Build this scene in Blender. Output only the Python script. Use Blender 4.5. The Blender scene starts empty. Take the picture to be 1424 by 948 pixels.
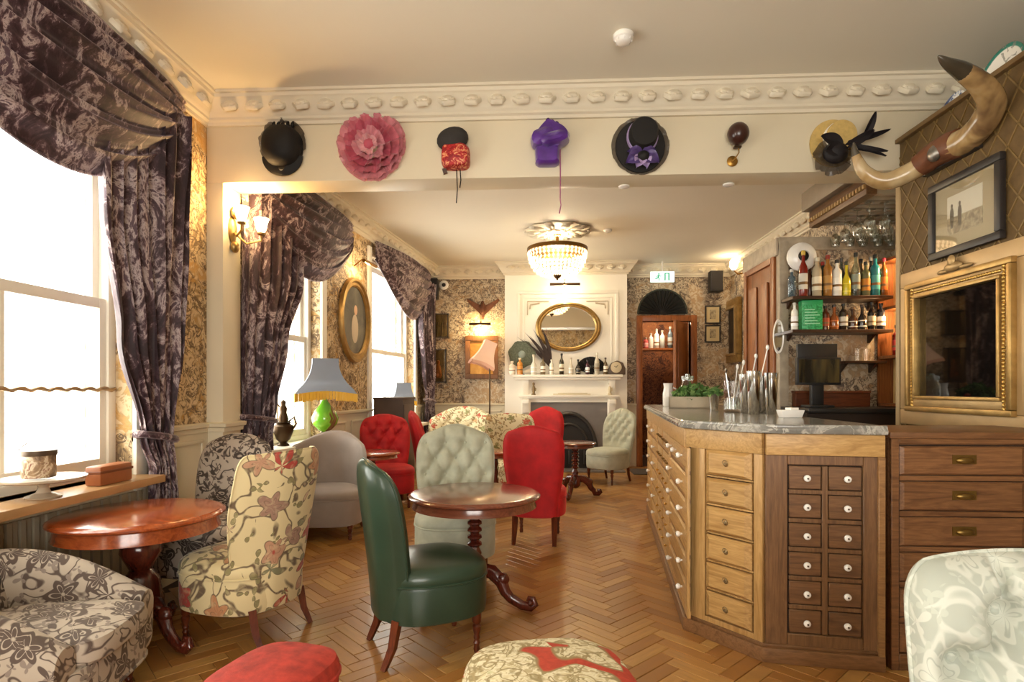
import bpy, bmesh, math, random
import numpy as np
from mathutils import Vector, Matrix, Euler
random.seed(7)
R = math.radians
PI = math.pi
scene = bpy.context.scene
COL = scene.collection

# ------------------------------------------------------------------ camera
F, H = 800.0, 1.30                      # focal length in px of the 1424 px frame, eye height
TH = math.atan(40 / 800)
SN, CS = math.sin(TH), math.cos(TH)
cd = bpy.data.cameras.new('camera')
cd.sensor_width = 36.0
cd.lens = F / 1424 * 36.0
cd.shift_y = (540 - 474) / 1424
cd.clip_start = 0.05
cam = bpy.data.objects.new('camera', cd)
COL.objects.link(cam)
cam.location = (0, 0, H)
cam.rotation_euler = (PI / 2, 0, TH)
scene.camera = cam

# ------------------------------------------------------------------ sky, exposure
scene.view_settings.view_transform = 'Standard'
scene.view_settings.look = 'None'
scene.view_settings.gamma = 1.0
scene.view_settings.use_curve_mapping = False
scene.view_settings.exposure = 0.45
w = bpy.data.worlds.new('overcast_sky')
scene.world = w
w.use_nodes = True
bg = w.node_tree.nodes['Background']
bg.inputs[0].default_value = (1.0, 0.955, 0.87, 1)
bg.inputs[1].default_value = 10.0
try:
    scene.cycles.use_denoising = True
    scene.cycles.max_bounces = 8
    scene.cycles.diffuse_bounces = 4
    scene.cycles.glossy_bounces = 4
    scene.cycles.transmission_bounces = 6
    scene.cycles.transparent_max_bounces = 16
    scene.cycles.caustics_reflective = False
    scene.cycles.caustics_refractive = False
    scene.cycles.sample_clamp_indirect = 6.0
except Exception:
    pass

def portal(loc, normal, sx, sy):
    l = bpy.data.lights.new('window_daylight', 'AREA')
    l.shape = 'RECTANGLE'
    l.size, l.size_y = sx, sy
    l.cycles.is_portal = True
    o = bpy.data.objects.new('window_daylight', l)
    o.location = loc
    o.rotation_euler = Vector(normal).to_track_quat('-Z', 'Z').to_euler()
    COL.objects.link(o)

def lamp_light(name, loc, watts, col=(1, .72, .42), radius=.04, kind='POINT', parent=None, rot=None, size=None, angle=None):
    l = bpy.data.lights.new(name, kind)
    l.energy = watts
    l.color = col
    if kind == 'AREA':
        l.shape = 'RECTANGLE'; l.size, l.size_y = size
    else:
        l.shadow_soft_size = radius
    if kind == 'SPOT':
        l.spot_size = angle; l.spot_blend = .6
    o = bpy.data.objects.new(name, l)
    o.location = loc
    if rot: o.rotation_euler = rot
    if parent: o.parent = parent
    COL.objects.link(o)
    return o

# ------------------------------------------------------------------ photo pixel -> place
def ray(px, py):
    u = (px - 712) / F
    return Vector((-SN + u * CS, CS + u * SN, (540 - py) / F))
EYE = Vector((0, 0, H))
def G(px, py, z=0.0):                   # on the level z
    d = ray(px, py); return EYE + d * ((z - H) / d.z)
def AY(px, py, y):                      # on the plane Y = y
    d = ray(px, py); return EYE + d * (y / d.y)
def AX(px, py, x):                      # on the plane X = x
    d = ray(px, py); return EYE + d * (x / d.x)

# ------------------------------------------------------------------ objects
def tag(o, label=None, cat=None, group=None, kind=None):
    if label: o['label'] = label
    if cat: o['category'] = cat
    if group: o['group'] = group
    if kind: o['kind'] = kind
    return o
def thing(name, label, cat, loc=(0, 0, 0), rz=0.0, group=None):
    o = bpy.data.objects.new(name, None)
    o.empty_display_size = .1
    COL.objects.link(o)
    o.location = loc
    o.rotation_euler = (0, 0, rz)
    return tag(o, label, cat, group)
def copy_tree(o, parent=None):
    c = o.copy(); COL.objects.link(c); c.parent = parent
    for ch in o.children: copy_tree(ch, c)
    return c

class MB:
    def __init__(s): s.v = []; s.f = []
    def add(s, vs, fs):
        b = len(s.v); s.v += [tuple(p) for p in vs]; s.f += [tuple(i + b for i in q) for q in fs]; return s
    def box(s, cx, cy, cz, sx, sy, sz, rz=0.0, M=None):
        x, y, z = sx / 2, sy / 2, sz / 2
        vs = [Vector(p) for p in ((-x,-y,-z),(x,-y,-z),(x,y,-z),(-x,y,-z),(-x,-y,z),(x,-y,z),(x,y,z),(-x,y,z))]
        m = Matrix.Translation((cx, cy, cz)) @ (M if M is not None else Matrix.Rotation(rz, 4, 'Z'))
        return s.add([m @ p for p in vs], [(0,3,2,1),(4,5,6,7),(0,1,5,4),(1,2,6,5),(2,3,7,6),(3,0,4,7)])
    def bb(s, x0, x1, y0, y1, z0, z1):
        return s.box((x0+x1)/2, (y0+y1)/2, (z0+z1)/2, abs(x1-x0), abs(y1-y0), abs(z1-z0))
    def loft(s, rings, cap0=True, cap1=True):
        n = len(rings[0]); b = len(s.v); fs = []
        for r in rings: s.v += [tuple(p) for p in r]
        for k in range(len(rings) - 1):
            for i in range(n):
                j = (i + 1) % n
                fs.append((b+k*n+i, b+k*n+j, b+(k+1)*n+j, b+(k+1)*n+i))
        if cap0: fs.append(tuple(b + i for i in reversed(range(n))))
        if cap1: fs.append(tuple(b + (len(rings)-1)*n + i for i in range(n)))
        s.f += fs
        return s
    def lathe(s, prof, n=24, c=(0, 0, 0), plan=None, M=None):
        rings = []
        for r, z in prof:
            ring = []
            for i in range(n):
                a = 2 * PI * i / n
                px, py = plan(a) if plan else (math.cos(a), math.sin(a))
                p = Vector((px * r, py * r, z))
                if M is not None: p = M @ p
                ring.append((p[0] + c[0], p[1] + c[1], p[2] + c[2]))
            rings.append(ring)
        return s.loft(rings)
    def tube(s, pts, rad, n=8, closed=False, flat=1.0):
        pts = [Vector(p) for p in pts]; m = len(pts)
        rad = rad if isinstance(rad, (list, tuple)) else [rad] * m
        nrm = None; rings = []
        for i in range(m):
            a = pts[i - 1] if (i > 0 or closed) else pts[i]
            b = pts[(i + 1) % m] if (i < m - 1 or closed) else pts[i]
            t = (b - a).normalized()
            if nrm is None:
                up = Vector((0, 0, 1)) if abs(t.z) < .9 else Vector((1, 0, 0))
                nrm = (up - t * up.dot(t)).normalized()
            else:
                q = nrm - t * nrm.dot(t)
                nrm = q.normalized() if q.length > 1e-6 else nrm
            bn = t.cross(nrm)
            rings.append([pts[i] + (nrm * math.cos(2*PI*k/n) + bn * math.sin(2*PI*k/n) * flat) * rad[i] for k in range(n)])
        if closed:
            rings.append(rings[0]); return s.loft(rings, False, False)
        return s.loft(rings)
    def prism(s, poly, z0, z1, fn=None):
        fn = fn or (lambda a, b, c: (a, b, c)); n = len(poly)
        vs = [fn(a, b, z0) for a, b in poly] + [fn(a, b, z1) for a, b in poly]
        fs = [tuple(reversed(range(n))), tuple(range(n, 2*n))]
        fs += [(i, (i+1) % n, n + (i+1) % n, n + i) for i in range(n)]
        return s.add(vs, fs)
    def sweep(s, prof, path, closed=False):
        # profile (out, up) swept along a level path of (x, y, z); 'out' is to the right of travel; mitred
        m = len(path); rings = []
        for i in range(m):
            p = Vector(path[i])
            d0 = (p - Vector(path[i-1])) if (i > 0 or closed) else None
            d1 = (Vector(path[(i+1) % m]) - p) if (i < m-1 or closed) else None
            d0 = d0 or d1; d1 = d1 or d0
            a = Vector((d0.y, -d0.x, 0)).normalized(); b = Vector((d1.y, -d1.x, 0)).normalized()
            q = (a + b).normalized(); q = q / max(.2, q.dot(a))
            rings.append([p + q * o + Vector((0, 0, u)) for o, u in prof])
        if closed: rings.append(rings[0])
        return s.loft(rings, not closed, not closed)
    def grid(s, fn, nu, nv, wrap=False):
        b = len(s.v)
        for j in range(nv + 1):
            for i in range(nu if wrap else nu + 1):
                s.v.append(tuple(fn(i / nu, j / nv)))
        n = nu if wrap else nu + 1
        for j in range(nv):
            for i in range(nu):
                k = (i + 1) % n
                s.f.append((b+j*n+i, b+j*n+k, b+(j+1)*n+k, b+(j+1)*n+i))
        return s
    def ball(s, c, r, nu=12, nv=8, M=None):
        r = (r, r, r) if not isinstance(r, (tuple, list)) else r
        rings = []
        for j in range(1, nv):
            th = PI * j / nv
            ring = []
            for i in range(nu):
                p = Vector((r[0]*math.sin(th)*math.cos(2*PI*i/nu), r[1]*math.sin(th)*math.sin(2*PI*i/nu), -r[2]*math.cos(th)))
                if M is not None: p = M @ p
                ring.append(p + Vector(c))
            rings.append(ring)
        b = len(s.v); s.loft(rings, False, False)
        for sg in (-1, 1):
            p = Vector((0, 0, sg * r[2]))
            if M is not None: p = M @ p
            k = len(s.v); s.v.append(tuple(p + Vector(c)))
            o = b if sg < 0 else b + (nv - 2) * nu
            for i in range(nu):
                q = (o + i, o + (i+1) % nu)
                s.f.append((k, q[1], q[0]) if sg < 0 else (k, q[0], q[1]))
        return s
    def xf(s, M):
        s.v = [tuple(M @ Vector(p)) for p in s.v]; return s
    def mesh(s, name, mat, bev=0.0, smooth=True, angle=38, weld=False, solid=0.0):
        me = bpy.data.meshes.new(name)
        me.from_pydata(s.v, [], s.f)
        if bev or weld:
            bm = bmesh.new(); bm.from_mesh(me)
            if weld: bmesh.ops.remove_doubles(bm, verts=bm.verts, dist=1e-5)
            if bev:
                ed = [e for e in bm.edges if len(e.link_faces) == 2 and e.calc_face_angle(0) > .5]
                bmesh.ops.bevel(bm, geom=ed, offset=bev, segments=1 if bev < .004 else 2, profile=.6, affect='EDGES', clamp_overlap=True)
            bmesh.ops.recalc_face_normals(bm, faces=bm.faces)
            bm.to_mesh(me); bm.free()
        if mat is not None: me.materials.append(mat)
        if smooth:
            me.polygons.foreach_set('use_smooth', [True] * len(me.polygons))
            try: me.set_sharp_from_angle(angle=R(angle))
            except Exception: pass
        me.validate(); me.update()
        return me
    def build(s, name, mat, parent=None, loc=None, rz=0.0, rot=None, **k):
        o = bpy.data.objects.new(name, s.mesh(name, mat, **k))
        COL.objects.link(o)
        if parent: o.parent = parent
        if loc is not None: o.location = loc
        if rot is not None: o.rotation_euler = rot
        elif rz: o.rotation_euler = (0, 0, rz)
        return o
def place(name, me, parent=None, loc=(0, 0, 0), rot=(0, 0, 0), scale=None):
    o = bpy.data.objects.new(name, me); COL.objects.link(o)
    if parent: o.parent = parent
    o.location = loc; o.rotation_euler = rot
    if scale: o.scale = scale
    return o
def struct(o): o['kind'] = 'structure'; return o
def stuff(o): o['kind'] = 'stuff'; return o

# ------------------------------------------------------------------ materials
def lin(h):
    h = h.lstrip('#'); r = []
    for i in (0, 2, 4):
        c = int(h[i:i+2], 16) / 255
        r.append(c / 12.92 if c <= .04045 else ((c + .055) / 1.055) ** 2.4)
    return (r[0], r[1], r[2], 1)
class NT:
    def __init__(s, name):
        s.m = bpy.data.materials.new(name); s.m.use_nodes = True
        s.t = s.m.node_tree; s.p = s.t.nodes['Principled BSDF']; s.out = s.t.nodes['Material Output']
    def n(s, kind, **kw):
        nd = s.t.nodes.new(kind)
        for k, v in kw.items(): setattr(nd, k, v)
        return nd
    def l(s, a, b): s.t.links.new(a, b)
    def co(s, scale=(1, 1, 1), kind='Object', rot=(0, 0, 0)):
        tc = s.n('ShaderNodeTexCoord'); mp = s.n('ShaderNodeMapping')
        mp.inputs['Scale'].default_value = scale; mp.inputs['Rotation'].default_value = rot
        s.l(tc.outputs[kind], mp.inputs[0]); return mp.outputs[0]
    def noise(s, vec, scale, detail=3, rough=.5, dist=0.0):
        x = s.n('ShaderNodeTexNoise'); s.l(vec, x.inputs['Vector'])
        x.inputs['Scale'].default_value = scale; x.inputs['Detail'].default_value = detail
        x.inputs['Roughness'].default_value = rough; x.inputs['Distortion'].default_value = dist
        return x.outputs[0]
    def vor(s, vec, scale, feature='F1', rand=1.0):
        x = s.n('ShaderNodeTexVoronoi', feature=feature); s.l(vec, x.inputs['Vector'])
        x.inputs['Scale'].default_value = scale; x.inputs['Randomness'].default_value = rand
        return x
    def ramp(s, fac, stops, const=False):
        x = s.n('ShaderNodeValToRGB'); s.l(fac, x.inputs[0]); e = x.color_ramp.elements
        x.color_ramp.interpolation = 'CONSTANT' if const else 'LINEAR'
        while len(e) < len(stops): e.new(.5)
        for k, (p, c) in enumerate(stops):
            e[k].position = p; e[k].color = lin(c) if isinstance(c, str) else (c, c, c, 1)
        return x.outputs[0]
    def mix(s, fac, a, b, mode='MIX'):
        x = s.n('ShaderNodeMix', data_type='RGBA', blend_type=mode)
        if isinstance(fac, (int, float)): x.inputs[0].default_value = fac
        else: s.l(fac, x.inputs[0])
        for sock, v in ((x.inputs[6], a), (x.inputs[7], b)):
            if isinstance(v, str): sock.default_value = lin(v)
            else: s.l(v, sock)
        return x.outputs[2]
    def band(s, fac, mid, wid, soft=.35):      # 1 inside |fac-mid|<wid
        return s.ramp(fac, [(max(0, mid-wid), 0.), (mid-wid*soft, 1.), (mid+wid*soft, 1.), (min(1, mid+wid), 0.)])
    def bump(s, h, strength=.3, dist=.01):
        b = s.n('ShaderNodeBump'); b.inputs['Strength'].default_value = strength; b.inputs['Distance'].default_value = dist
        s.l(h, b.inputs['Height']); s.l(b.outputs[0], s.p.inputs['Normal'])
    def rnd(s):
        return s.n('ShaderNodeObjectInfo').outputs['Random']
    def fin(s, col=None, rough=.5, metal=0., spec=.5, coat=0., sheen=0., sheen_tint=None, emit=None, es=0., trans=0., ior=1.45, alpha=1.):
        p = s.p.inputs
        if col is not None:
            if isinstance(col, str): p['Base Color'].default_value = lin(col)
            else: s.l(col, p['Base Color'])
        if isinstance(rough, (int, float)): p['Roughness'].default_value = rough
        else: s.l(rough, p['Roughness'])
        p['Metallic'].default_value = metal
        p['Specular IOR Level'].default_value = spec
        p['Coat Weight'].default_value = coat; p['Coat Roughness'].default_value = .12
        p['Sheen Weight'].default_value = sheen; p['Sheen Roughness'].default_value = .4
        if sheen_tint: p['Sheen Tint'].default_value = lin(sheen_tint)
        p['Transmission Weight'].default_value = trans; p['IOR'].default_value = ior
        p['Alpha'].default_value = alpha
        if emit:
            p['Emission Color'].default_value = lin(emit); p['Emission Strength'].default_value = es
        return s.m
MATS = {}
def M(name, col, rough=.5, var=0., vs=6., bump=0., bs=60., bd=.004, **k):
    if name in MATS: return MATS[name]
    t = NT(name); c = col
    if var or bump: v = t.co()
    if var:
        n = t.noise(v, vs, 3, .55)
        g = t.ramp(n, [(.3, 1 - var), (.7, 1.)])
        rgb = t.n('ShaderNodeRGB'); rgb.outputs[0].default_value = lin(col)
        c = t.mix(1.0, rgb.outputs[0], g, 'MULTIPLY')
    if bump: t.bump(t.noise(v, bs, 3, .6), bump, bd)
    MATS[name] = t.fin(c, rough, **k); return MATS[name]
def wood(name, dark, light, axis='x', rough=.4, coat=0., sc=1., spec=.5, rnd=.25):
    t = NT(name)
    s = {'x': (1.2, 14, 14), 'y': (14, 1.2, 14), 'z': (14, 14, 1.2)}[axis]
    oi = t.rnd(); tc = t.n('ShaderNodeTexCoord'); mp = t.n('ShaderNodeMapping')
    mp.inputs['Scale'].default_value = [q * sc for q in s]
    cmb = t.n('ShaderNodeCombineXYZ')
    mm = t.n('ShaderNodeMath', operation='MULTIPLY'); t.l(oi, mm.inputs[0]); mm.inputs[1].default_value = 37.
    for i in range(3): t.l(mm.outputs[0], cmb.inputs[i])
    t.l(cmb.outputs[0], mp.inputs['Location']); t.l(tc.outputs['Object'], mp.inputs[0]); v = mp.outputs[0]
    n = t.noise(v, 1.6, 5, .6, 1.2); n2 = t.noise(v, 9., 3, .6, .3)
    c = t.ramp(n, [(.3, dark), (.5, light), (.72, dark)])
    c = t.mix(t.ramp(n2, [(.35, .45), (.62, 0.)]), c, dark)
    br = t.ramp(oi, [(0., 1 - rnd), (1., 1.)])
    c = t.mix(1.0, c, br, 'MULTIPLY')
    t.bump(n2, .12, .003)
    MATS[name] = t.fin(c, rough, coat=coat, spec=spec); return MATS[name]
def petals(t, v, scale, k=5, depth=.12, warp=.35):
    # flower heads round scattered points: distance modulated by the angle, its cell colour, and the raw distance
    ds = t.n('ShaderNodeTexNoise'); ds.inputs['Scale'].default_value = scale * 1.2; ds.inputs['Detail'].default_value = 1.; t.l(v, ds.inputs['Vector'])
    va = t.n('ShaderNodeVectorMath', operation='MULTIPLY_ADD'); t.l(ds.outputs[1], va.inputs[0])
    va.inputs[1].default_value = (warp / scale,) * 3; t.l(v, va.inputs[2])
    vo = t.vor(va.outputs[0], scale, rand=.85)
    sb = t.n('ShaderNodeVectorMath', operation='SUBTRACT'); t.l(va.outputs[0], sb.inputs[0]); t.l(vo.outputs['Position'], sb.inputs[1])
    sx = t.n('ShaderNodeSeparateXYZ'); t.l(sb.outputs[0], sx.inputs[0])
    def ma(op, a_, b_, c_=None):
        m = t.n('ShaderNodeMath', operation=op)
        for i_, q_ in enumerate((a_, b_, c_)):
            if q_ is None: continue
            if isinstance(q_, (int, float)): m.inputs[i_].default_value = q_
            else: t.l(q_, m.inputs[i_])
        return m.outputs[0]
    p = ma('MULTIPLY_ADD', sx.outputs[1], .5, sx.outputs[2]); q = ma('MULTIPLY_ADD', sx.outputs[1], .7, sx.outputs[0])
    an = ma('ARCTAN2', p, q)
    sep = t.n('ShaderNodeSeparateColor'); t.l(vo.outputs['Color'], sep.inputs[0])
    ph = ma('MULTIPLY_ADD', sep.outputs[1], 6.28, ma('MULTIPLY', an, float(k)))
    sn = ma('SINE', ph, 0.)
    dm = ma('MULTIPLY_ADD', sn, depth, vo.outputs['Distance'])
    return dm, sep.outputs[0], vo.outputs['Distance'], sn
def damask(name, base, dark, mid, scale=7., rough=.75, sheen=.3, st=None):
    t = NT(name); v = t.co()
    dm, cell, d, sn = petals(t, v, scale, 5, .13, .5)
    dm2, cell2, d2, sn2 = petals(t, v, scale * 2.1, 3, .16, .5)
    n = t.noise(v, scale * .9, 1, .5, 1.6)
    c = t.mix(t.band(n, .5, .045), base, dark)                                       # scrolling stems
    c = t.mix(t.ramp(dm2, [(.27, 1.), (.31, 0.)]), c, mid)                          # small leaves
    c = t.mix(t.ramp(dm, [(.40, 1.), (.43, 0.)]), c, dark)                          # flower heads
    c = t.mix(t.ramp(dm, [(.20, 0.), (.22, 1.), (.245, 1.), (.265, 0.)]), c, base)
    c = t.mix(t.ramp(d, [(.06, 1.), (.09, 0.)]), c, base)
    t.bump(dm, .2, .006)
    MATS[name] = t.fin(c, rough, sheen=sheen, sheen_tint=st or base); return MATS[name]
def leaf_tapestry(name, scale=4.2):
    t = NT(name); v = t.co()
    dm, cell, d, sn = petals(t, v, scale, 7, .09, .3)
    n = t.noise(v, 34, 3, .55, .8); n2 = t.noise(v, 12, 2, .5, 1.4)
    leaf = t.ramp(n, [(.4, '#b3a27a'), (.5, '#ded4b4'), (.62, '#c8ba92')])
    leaf = t.mix(t.band(n2, .5, .05), leaf, '#94835c')
    c = t.mix(t.ramp(n, [(.4, .5), (.6, 0.)]), '#b8412c', '#93301f')
    c = t.mix(t.ramp(dm, [(.67, 1.), (.70, 0.)]), c, '#8f7b52')
    c = t.mix(t.ramp(dm, [(.645, 1.), (.665, 0.)]), c, leaf)
    c = t.mix(t.band(dm, .36, .018), c, '#a08c62')
    c = t.mix(t.ramp(d, [(.10, 1.), (.13, 0.)]), c, '#a9b07c')
    t.bump(n, .3, .004)
    MATS[name] = t.fin(c, .8); return MATS[name]
def floral(name, base, cols, leaf, line, scale=6., rough=.8, thr=.36, vine=.03):
    t = NT(name); v = t.co()
    dm, cell, d, sn = petals(t, v, scale, 5, .10)
    dm2, cell2, d2, sn2 = petals(t, v, scale * 1.9, 2, .2)
    pc = t.ramp(cell, [(i / len(cols), c) for i, c in enumerate(cols)], True)
    n = t.noise(v, scale * .8, 1, .5, 1.2); n2 = t.noise(v, scale * 5, 2, .5, .6)
    c = t.mix(t.band(n, .5, vine), base, line)
    c = t.mix(t.ramp(dm2, [(.22, 1.), (.25, 0.)]), c, line)
    c = t.mix(t.ramp(dm2, [(.18, 1.), (.21, 0.)]), c, leaf)
    c = t.mix(t.ramp(dm, [(thr + .02, 1.), (thr + .045, 0.)]), c, line)
    c = t.mix(t.ramp(dm, [(thr - .01, 1.), (thr + .015, 0.)]), c, pc)
    c = t.mix(t.band(dm, thr * .55, .02), c, t.mix(.6, pc, line))
    c = t.mix(t.ramp(n2, [(.5, 0.), (.7, .35)]), c, base)
    c = t.mix(t.ramp(d, [(.07, .9), (.10, 0.)]), c, cols[0])
    t.bump(t.noise(v, 220, 2), .12, .002)
    MATS[name] = t.fin(c, rough, sheen=.15); return MATS[name]
def wallpaper(name, light, mid, dark, warm, scale=3.2):
    t = NT(name); v = t.co()
    n = t.noise(v, scale, 5, .62, 1.4); n2 = t.noise(v, scale * 2.6, 3, .6, 1.6); n3 = t.noise(v, scale * .6, 1, .5, .5)
    c = t.ramp(n, [(.36, dark), (.44, mid), (.5, light), (.58, mid), (.64, warm), (.72, dark)])
    c = t.mix(t.band(n2, .5, .045), c, dark)
    c = t.mix(t.band(n2, .4, .03), c, light)
    c = t.mix(t.ramp(n3, [(.55, 0.), (.6, .75)]), c, t.mix(t.ramp(n2, [(.45, 0.), (.55, 1.)]), warm, light))
    MATS[name] = t.fin(c, .7); return MATS[name]
def velvet_curtain(name):
    t = NT(name); v = t.co((1, 1, .55))
    n = t.noise(v, 9, 5, .68, 1.1); n2 = t.noise(v, 40, 3, .7, .6); n3 = t.noise(v, 2.2, 1, .5, .4)
    m = t.n('ShaderNodeMath', operation='MULTIPLY_ADD'); t.l(n3, m.inputs[0]); m.inputs[1].default_value = .45; t.l(n, m.inputs[2])
    m2 = t.n('ShaderNodeMath', operation='MULTIPLY_ADD'); t.l(n2, m2.inputs[0]); m2.inputs[1].default_value = .22; t.l(m.outputs[0], m2.inputs[2])
    c = t.ramp(m2.outputs[0], [(.74, '#2b1a20'), (.84, '#4a333a'), (.88, '#8d7a7d'), (.93, '#b7a8a6'), (.97, '#54404a')])
    t.bump(n2, .3, .004)
    MATS[name] = t.fin(c, .62, sheen=.6, sheen_tint='#c8b4b8'); return MATS[name]
def glass(name, tint='#ffffff', refl=.12, op=0.0, opcol='#ffffff'):
    t = NT(name)
    tr = t.n('ShaderNodeBsdfTransparent'); tr.inputs[0].default_value = lin(tint)
    gl = t.n('ShaderNodeBsdfGlossy'); gl.inputs['Roughness'].default_value = .03
    lw = t.n('ShaderNodeLayerWeight'); lw.inputs[0].default_value = .25
    mx = t.n('ShaderNodeMath', operation='MULTIPLY_ADD'); t.l(lw.outputs['Facing'], mx.inputs[0])
    mx.inputs[1].default_value = .55; mx.inputs[2].default_value = refl * .3
    ms = t.n('ShaderNodeMixShader'); t.l(mx.outputs[0], ms.inputs[0]); t.l(tr.outputs[0], ms.inputs[1]); t.l(gl.outputs[0], ms.inputs[2])
    last = ms.outputs[0]
    if op:
        df = t.n('ShaderNodeBsdfDiffuse'); df.inputs[0].default_value = lin(opcol)
        m2 = t.n('ShaderNodeMixShader'); m2.inputs[0].default_value = op
        t.l(last, m2.inputs[1]); t.l(df.outputs[0], m2.inputs[2]); last = m2.outputs[0]
    t.l(last, t.out.inputs[0]); MATS[name] = t.m; return t.m

CEIL = M('ceiling_paint', '#e8e1d0', .75, var=.04, vs=1.)
CREAM = M('cream_paint', '#ddd1b6', .45, var=.03, vs=3)
WHITE = M('white_paint', '#f1ebdd', .4)
PLASTER = M('plaster', '#ded3bd', .6, bump=.15, bs=40)
WPAPER = wallpaper('wallpaper', '#d9c19a', '#ae9166', '#6b5640', '#c0924e', 3.6)
WPAPER2 = wallpaper('wallpaper_grey', '#cdbda2', '#a28d74', '#62544a', '#b08f68', 4.2)
OAK = wood('oak_light', '#a17843', '#cda468', 'x', .42, rnd=.18)
OAKZ = wood('oak_upright', '#a17843', '#c9a066', 'z', .42, rnd=.15)
OAKM = wood('oak_mid', '#7f5a34', '#a87c4c', 'x', .42, rnd=.2)
BROWN = wood('drawer_brown', '#5c3f2a', '#86603f', 'x', .4, rnd=.22)
BROWNZ = wood('brown_upright', '#5d4029', '#86613f', 'z', .42, rnd=.15)
REDW = wood('chest_wood', '#5f3e27', '#8f6440', 'x', .38, rnd=.15)
DOORW = wood('door_wood', '#68391a', '#a56334', 'z', .35, rnd=.2)
MAHO = wood('mahogany', '#3a1610', '#66291a', 'z', .22, coat=.5, rnd=.1)
MAHOT = wood('mahogany_top', '#7a3317', '#a85327', 'x', .2, coat=.6, sc=.7, rnd=.1)
MAHOT2 = wood('mahogany_top_dark', '#5d2f20', '#7f4630', 'x', .2, coat=.6, sc=.7, rnd=.1)
LEGW = wood('leg_wood', '#401a0f', '#6f3219', 'z', .28, coat=.3, rnd=.1)
GOLD = M('gilt', '#b8955a', .36, var=.35, vs=14, metal=.75)
GOLDD = M('gilt_pale', '#b99a6a', .4, var=.25, vs=9, metal=.55)
BRASS = M('brass', '#9c7438', .3, metal=1.)
BRONZE = M('bronze', '#4d3a26', .4, metal=.8)
CHROME = M('chrome', '#d8d8d6', .12, metal=1.)
BLACK = M('black_plastic', '#161414', .45)
BLACKW = M('black_wood', '#2b2624', .4)
CERAM = M('white_ceramic', '#f3f0ea', .2, coat=.3)
PAPERW = M('white_paper', '#f4f0e6', .7)
GLASS = glass('clear_glass')
PANE = glass('window_glass', '#fbfdfc', .1)
LEATHER = M('green_leather', '#2d4031', .33, var=.25, vs=5, bump=.1, bs=160, bd=.002, coat=.15)
REDV = M('red_velvet', '#c0191f', .7, var=.35, vs=9, bump=.25, bs=30, bd=.004, sheen=.5, sheen_tint='#ff6a60')
PALE = M('pale_green_velvet', '#b6b7a2', .72, var=.22, vs=11, bump=.2, bs=26, bd=.003, sheen=.4, sheen_tint='#e8ead8')
TAUPE = M('taupe_velvet', '#9a8c82', .7, var=.2, vs=5, sheen=.5, sheen_tint='#e0d6ce')
FLORAL = floral('floral_linen', '#d8c79a', ['#a8433a', '#b68a6e', '#9c7a68', '#c7a58a', '#7d7a5c', '#b9835c'], '#8a8058', '#6a5844', 6.)
FLORAL2 = floral('floral_tapestry', '#e3d8b4', ['#b8503f', '#c9a070', '#a2875c', '#8a8a58'], '#a08a5a', '#8a7550', 9.)
FLORAL3 = leaf_tapestry('leaf_tapestry')
DAMASK = damask('grey_damask', '#b6a999', '#5a4c44', '#8d8076', 8.)
DAMASKD = damask('dark_damask', '#b3a596', '#453a34', '#62554d', 8.5)
DAMASKP = damask('pale_damask', '#a4a89d', '#bdbfb4', '#afb3a7', 9.)
REDT = M('red_tapestry', '#b93a2c', .8, var=.45, vs=26, bump=.3, bs=60, bd=.004)
CURTAIN = velvet_curtain('crushed_velvet')
# ================================================================== the room
XL, XR, XW, XV, YB, YB2, YK, XK, YR = -2.47, 2.50, 2.66, 3.55, 4.14, 4.39, 9.70, 3.15, -2.40
ZC, ZC2, ZS = 3.43, 3.35, 2.82
BL0, BL1 = Vector((-2.47, YB2, 0)), Vector((-1.85, YK, 0))      # left wall of the far room

def wall_frame(p0, p1):                  # local x along the wall, local y into the room (to the right of travel), z up
    d = (Vector(p1) - Vector(p0)).normalized()
    n = Vector((d.y, -d.x, 0))
    return Matrix(((d.x, n.x, 0, p0[0]), (d.y, n.y, 0, p0[1]), (0, 0, 1, 0), (0, 0, 0, 1)))
def wall_open(name, fr, L, z0, z1, ops, thick, mat):
    b = MB(); s = 0.0
    for (a, e, za, zb) in sorted(ops):
        if a > s: b.bb(s, a, -thick, 0, z0, z1)
        if za > z0: b.bb(a, e, -thick, 0, z0, za)
        if zb < z1: b.bb(a, e, -thick, 0, zb, z1)
        s = e
    if s < L: b.bb(s, L, -thick, 0, z0, z1)
    b.xf(fr)
    return struct(b.build(name, mat, smooth=False))

FL = wall_frame((XL, YR, 0), (XL, YB2, 0))
FB = wall_frame(BL0, BL1)
LB = (BL1 - BL0).length
W1 = (1.93 - YR, 3.36 - YR, .78, 3.05)
W0 = (-.75 - YR, .70 - YR, .78, 3.05)
kB = LB / (YK - YB2)
W2 = ((4.72 - YB2) * kB, (5.88 - YB2) * kB, .78, 2.98)
W3 = ((7.15 - YB2) * kB, (8.78 - YB2) * kB, .78, 2.98)
wl = wall_open('wall_left', FL, YB2 - YR, 0, ZC, [W0, W1], .30, WPAPER)
wl2 = wall_open('wall_left_far', FB, LB, 0, ZC2 + .1, [W2, W3], .30, WPAPER)
FR = wall_frame((XV, YR, 0), (XL, YR, 0))
WR = (2.0, 4.7, .6, 2.7)
wall_open('wall_rear', FR, XV - XL, 0, ZC, [WR], .25, WPAPER)
for fr, (a, e, za, zb) in ((FL, W0), (FL, W1), (FB, W2), (FB, W3), (FR, WR)):
    c = fr @ Vector(((a + e) / 2, -.32, (za + zb) / 2)); n = (fr.to_3x3() @ Vector((0, 1, 0)))
    portal(c, n, e - a, zb - za)

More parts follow.
